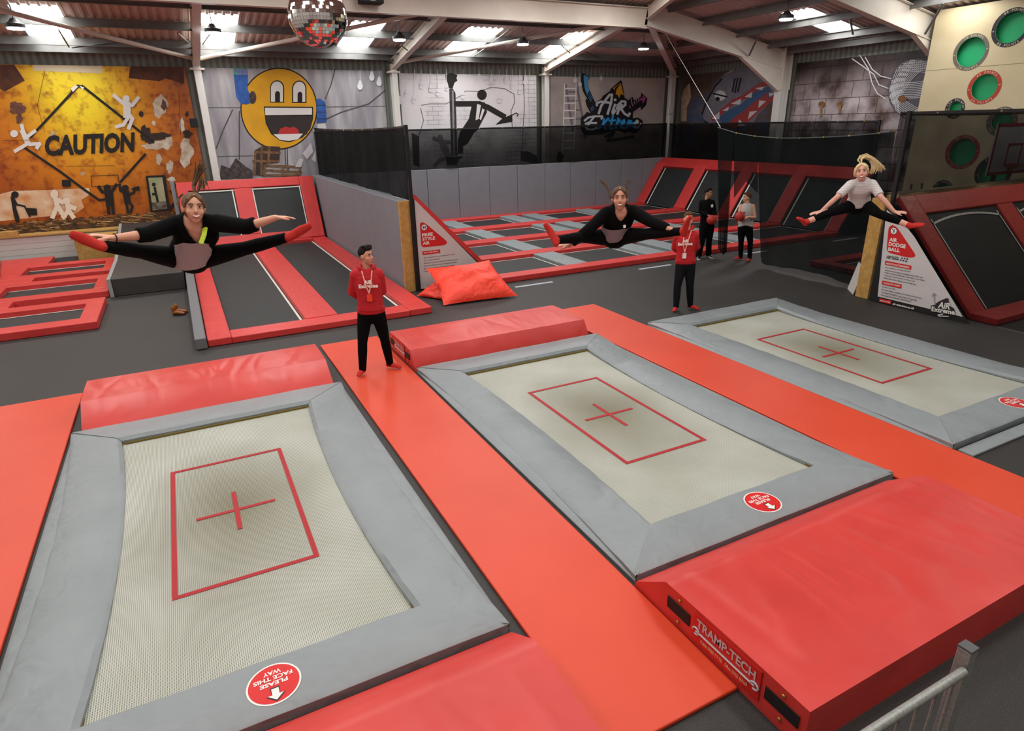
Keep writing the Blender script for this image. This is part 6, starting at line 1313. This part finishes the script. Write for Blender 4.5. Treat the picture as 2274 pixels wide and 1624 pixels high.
rw2, JW2 = jumper('woman with two raised plaits and black top leaping in a straddle over the middle trampoline', D2, dict(hip=[z6b(700, 800), z6b(820, 795)], sh=[z6b(700, 605), z6b(895, 595)], lean=.26, head=z6b(800, 497), neck=z6b(797, 575), hoff=.12,
    kn=[z6b(500, 800), z6b(1020, 775)], an=[z6b(305, 825), z6b(1285, 755)], toe=[z6b(215, 700), z6b(1350, 640)], toe_near=[1, 1], el=[z6b(555, 740), z6b(1045, 680)], el_near=[1, 1], wr=[z6b(400, 868), z6b(1195, 740)], wr_near=[1, 1],
    hand=[((-.95, .1, .3), (0, .9, .4), .15, .5, -1), ((1, .1, .1), (0, 1, .3), .5, .25, 1)], bf=(0, .15, 1),
    tails=[([z6b(745, 470)+(0,), z6b(722, 500)+(0,), z6b(715, 440)+(0,), z6b(690, 395)+(0,), z6b(645, 355)+(0,)], .008, 16, .006), ([z6b(855, 450)+(-.02,), z6b(850, 410)+(0,), z6b(862, 375)+(0,), z6b(882, 340)+(0,)], .007, 14, .006)]),
    dict(s=.97, skin='#c88f76', hair='#4c382c', hair2='#6b5240', hairstyle='long', smile=True, voxel=.0085, lip='#a84c4a', top=dict(name='top', cut=(.062, -.03, .5, .07), vox=.008, g=.017, m=mat('black_top', '#060607', .9, bump=.2, bsc=40, spec=.12), sleeve=.93, patch=(.08, .62, lambda q: .25+1.15*q), pm=mat('grey_jersey_dark', '#85787f', .85, bump=.2, bsc=40), wa=.98), legs=dict(name='leggings', m=LEG, g=.004, end=.97, rise=.5), foot=SOCK), (.0, -.12, 1), (0, 1, .14))
put_text([('S', (JW2['sh'][1]+JW2['sh'][0])/2+JW2['bf'].normalized()*.15-UP*.08+RT*.06, RT*.03, UP*.03, .05, 'box')], 'chest_emblem', PALE, rw2)
z7b = lambda x, y: (1680+x/3.064, 230+y/3.064)
D3 = CAM+ray(1903, 452)*8.9
stripe = bpy.data.materials.new('striped_tee'); s = NT(stripe); wv = s.n('ShaderNodeTexWave', wave_type='BANDS', bands_direction='Z', Scale=.314/.021); s.l(s.co(), wv.inputs['Vector']); s.base(s.ramp(wv.outputs['Fac'], [(.4, '#bcb5b6'), (.6, '#d6d2d2')])); s.b.inputs['Roughness'].default_value = .8
rw3, JW3 = jumper('blonde woman in a striped white tee leaping in a straddle over the farthest trampoline', D3, dict(hip=[z7b(645, 695), z7b(735, 690)], sh=[z7b(645, 548), z7b(783, 545)], lean=.24, head=z7b(716, 466), neck=z7b(712, 532), hoff=.12,
    kn=[z7b(515, 738), z7b(830, 750)], an=[z7b(340, 805), z7b(1035, 828)], toe=[z7b(280, 780), z7b(1135, 826)], toe_near=[1, 1], el=[z7b(545, 640), z7b(850, 640)], el_near=[1, 1], wr=[z7b(440, 735), z7b(938, 738)], wr_near=[1, 1],
    hand=[((-.95, -.1, .2), (0, .9, .4), .12, .35, -1), ((.95, -.15, .2), (0, .9, .4), .12, .35, 1)], bf=(0, .1, 1),
    tails=[([z7b(715, 405)+(-.06,), z7b(712, 378)+(-.09,), z7b(735, 362)+(-.1,), z7b(770, 368)+(-.1,), z7b(800, 395)+(-.1,), z7b(825, 425)+(-.1,), z7b(838, 445)+(-.1,)], .008, 70, .022), ([z7b(705, 405)+(-.06,), z7b(690, 385)+(-.08,), z7b(705, 362)+(-.1,), z7b(750, 352)+(-.1,), z7b(790, 380)+(-.1,), z7b(805, 440)+(-.1,), z7b(790, 465)+(-.1,)], .007, 50, .018), ([z7b(670, 440)+(-.02,), z7b(664, 475)+(-.02,), z7b(672, 500)+(-.02,)], .005, 6, .004)]),
    dict(s=.97, skin='#d3a08c', hair='#c9ad7a', hair2='#e0cba0', brow='#7a5a3a', hairstyle='long', smile=True, voxel=.0095, lip='#b04a50', top=dict(name='tee', m=stripe, g=.012, sleeve=.42, wa=.95), legs=dict(name='leggings', m=LEG, g=.004, end=.72, rise=.4), foot=SOCK), (.0, -.05, 1), (0, 1, .1))
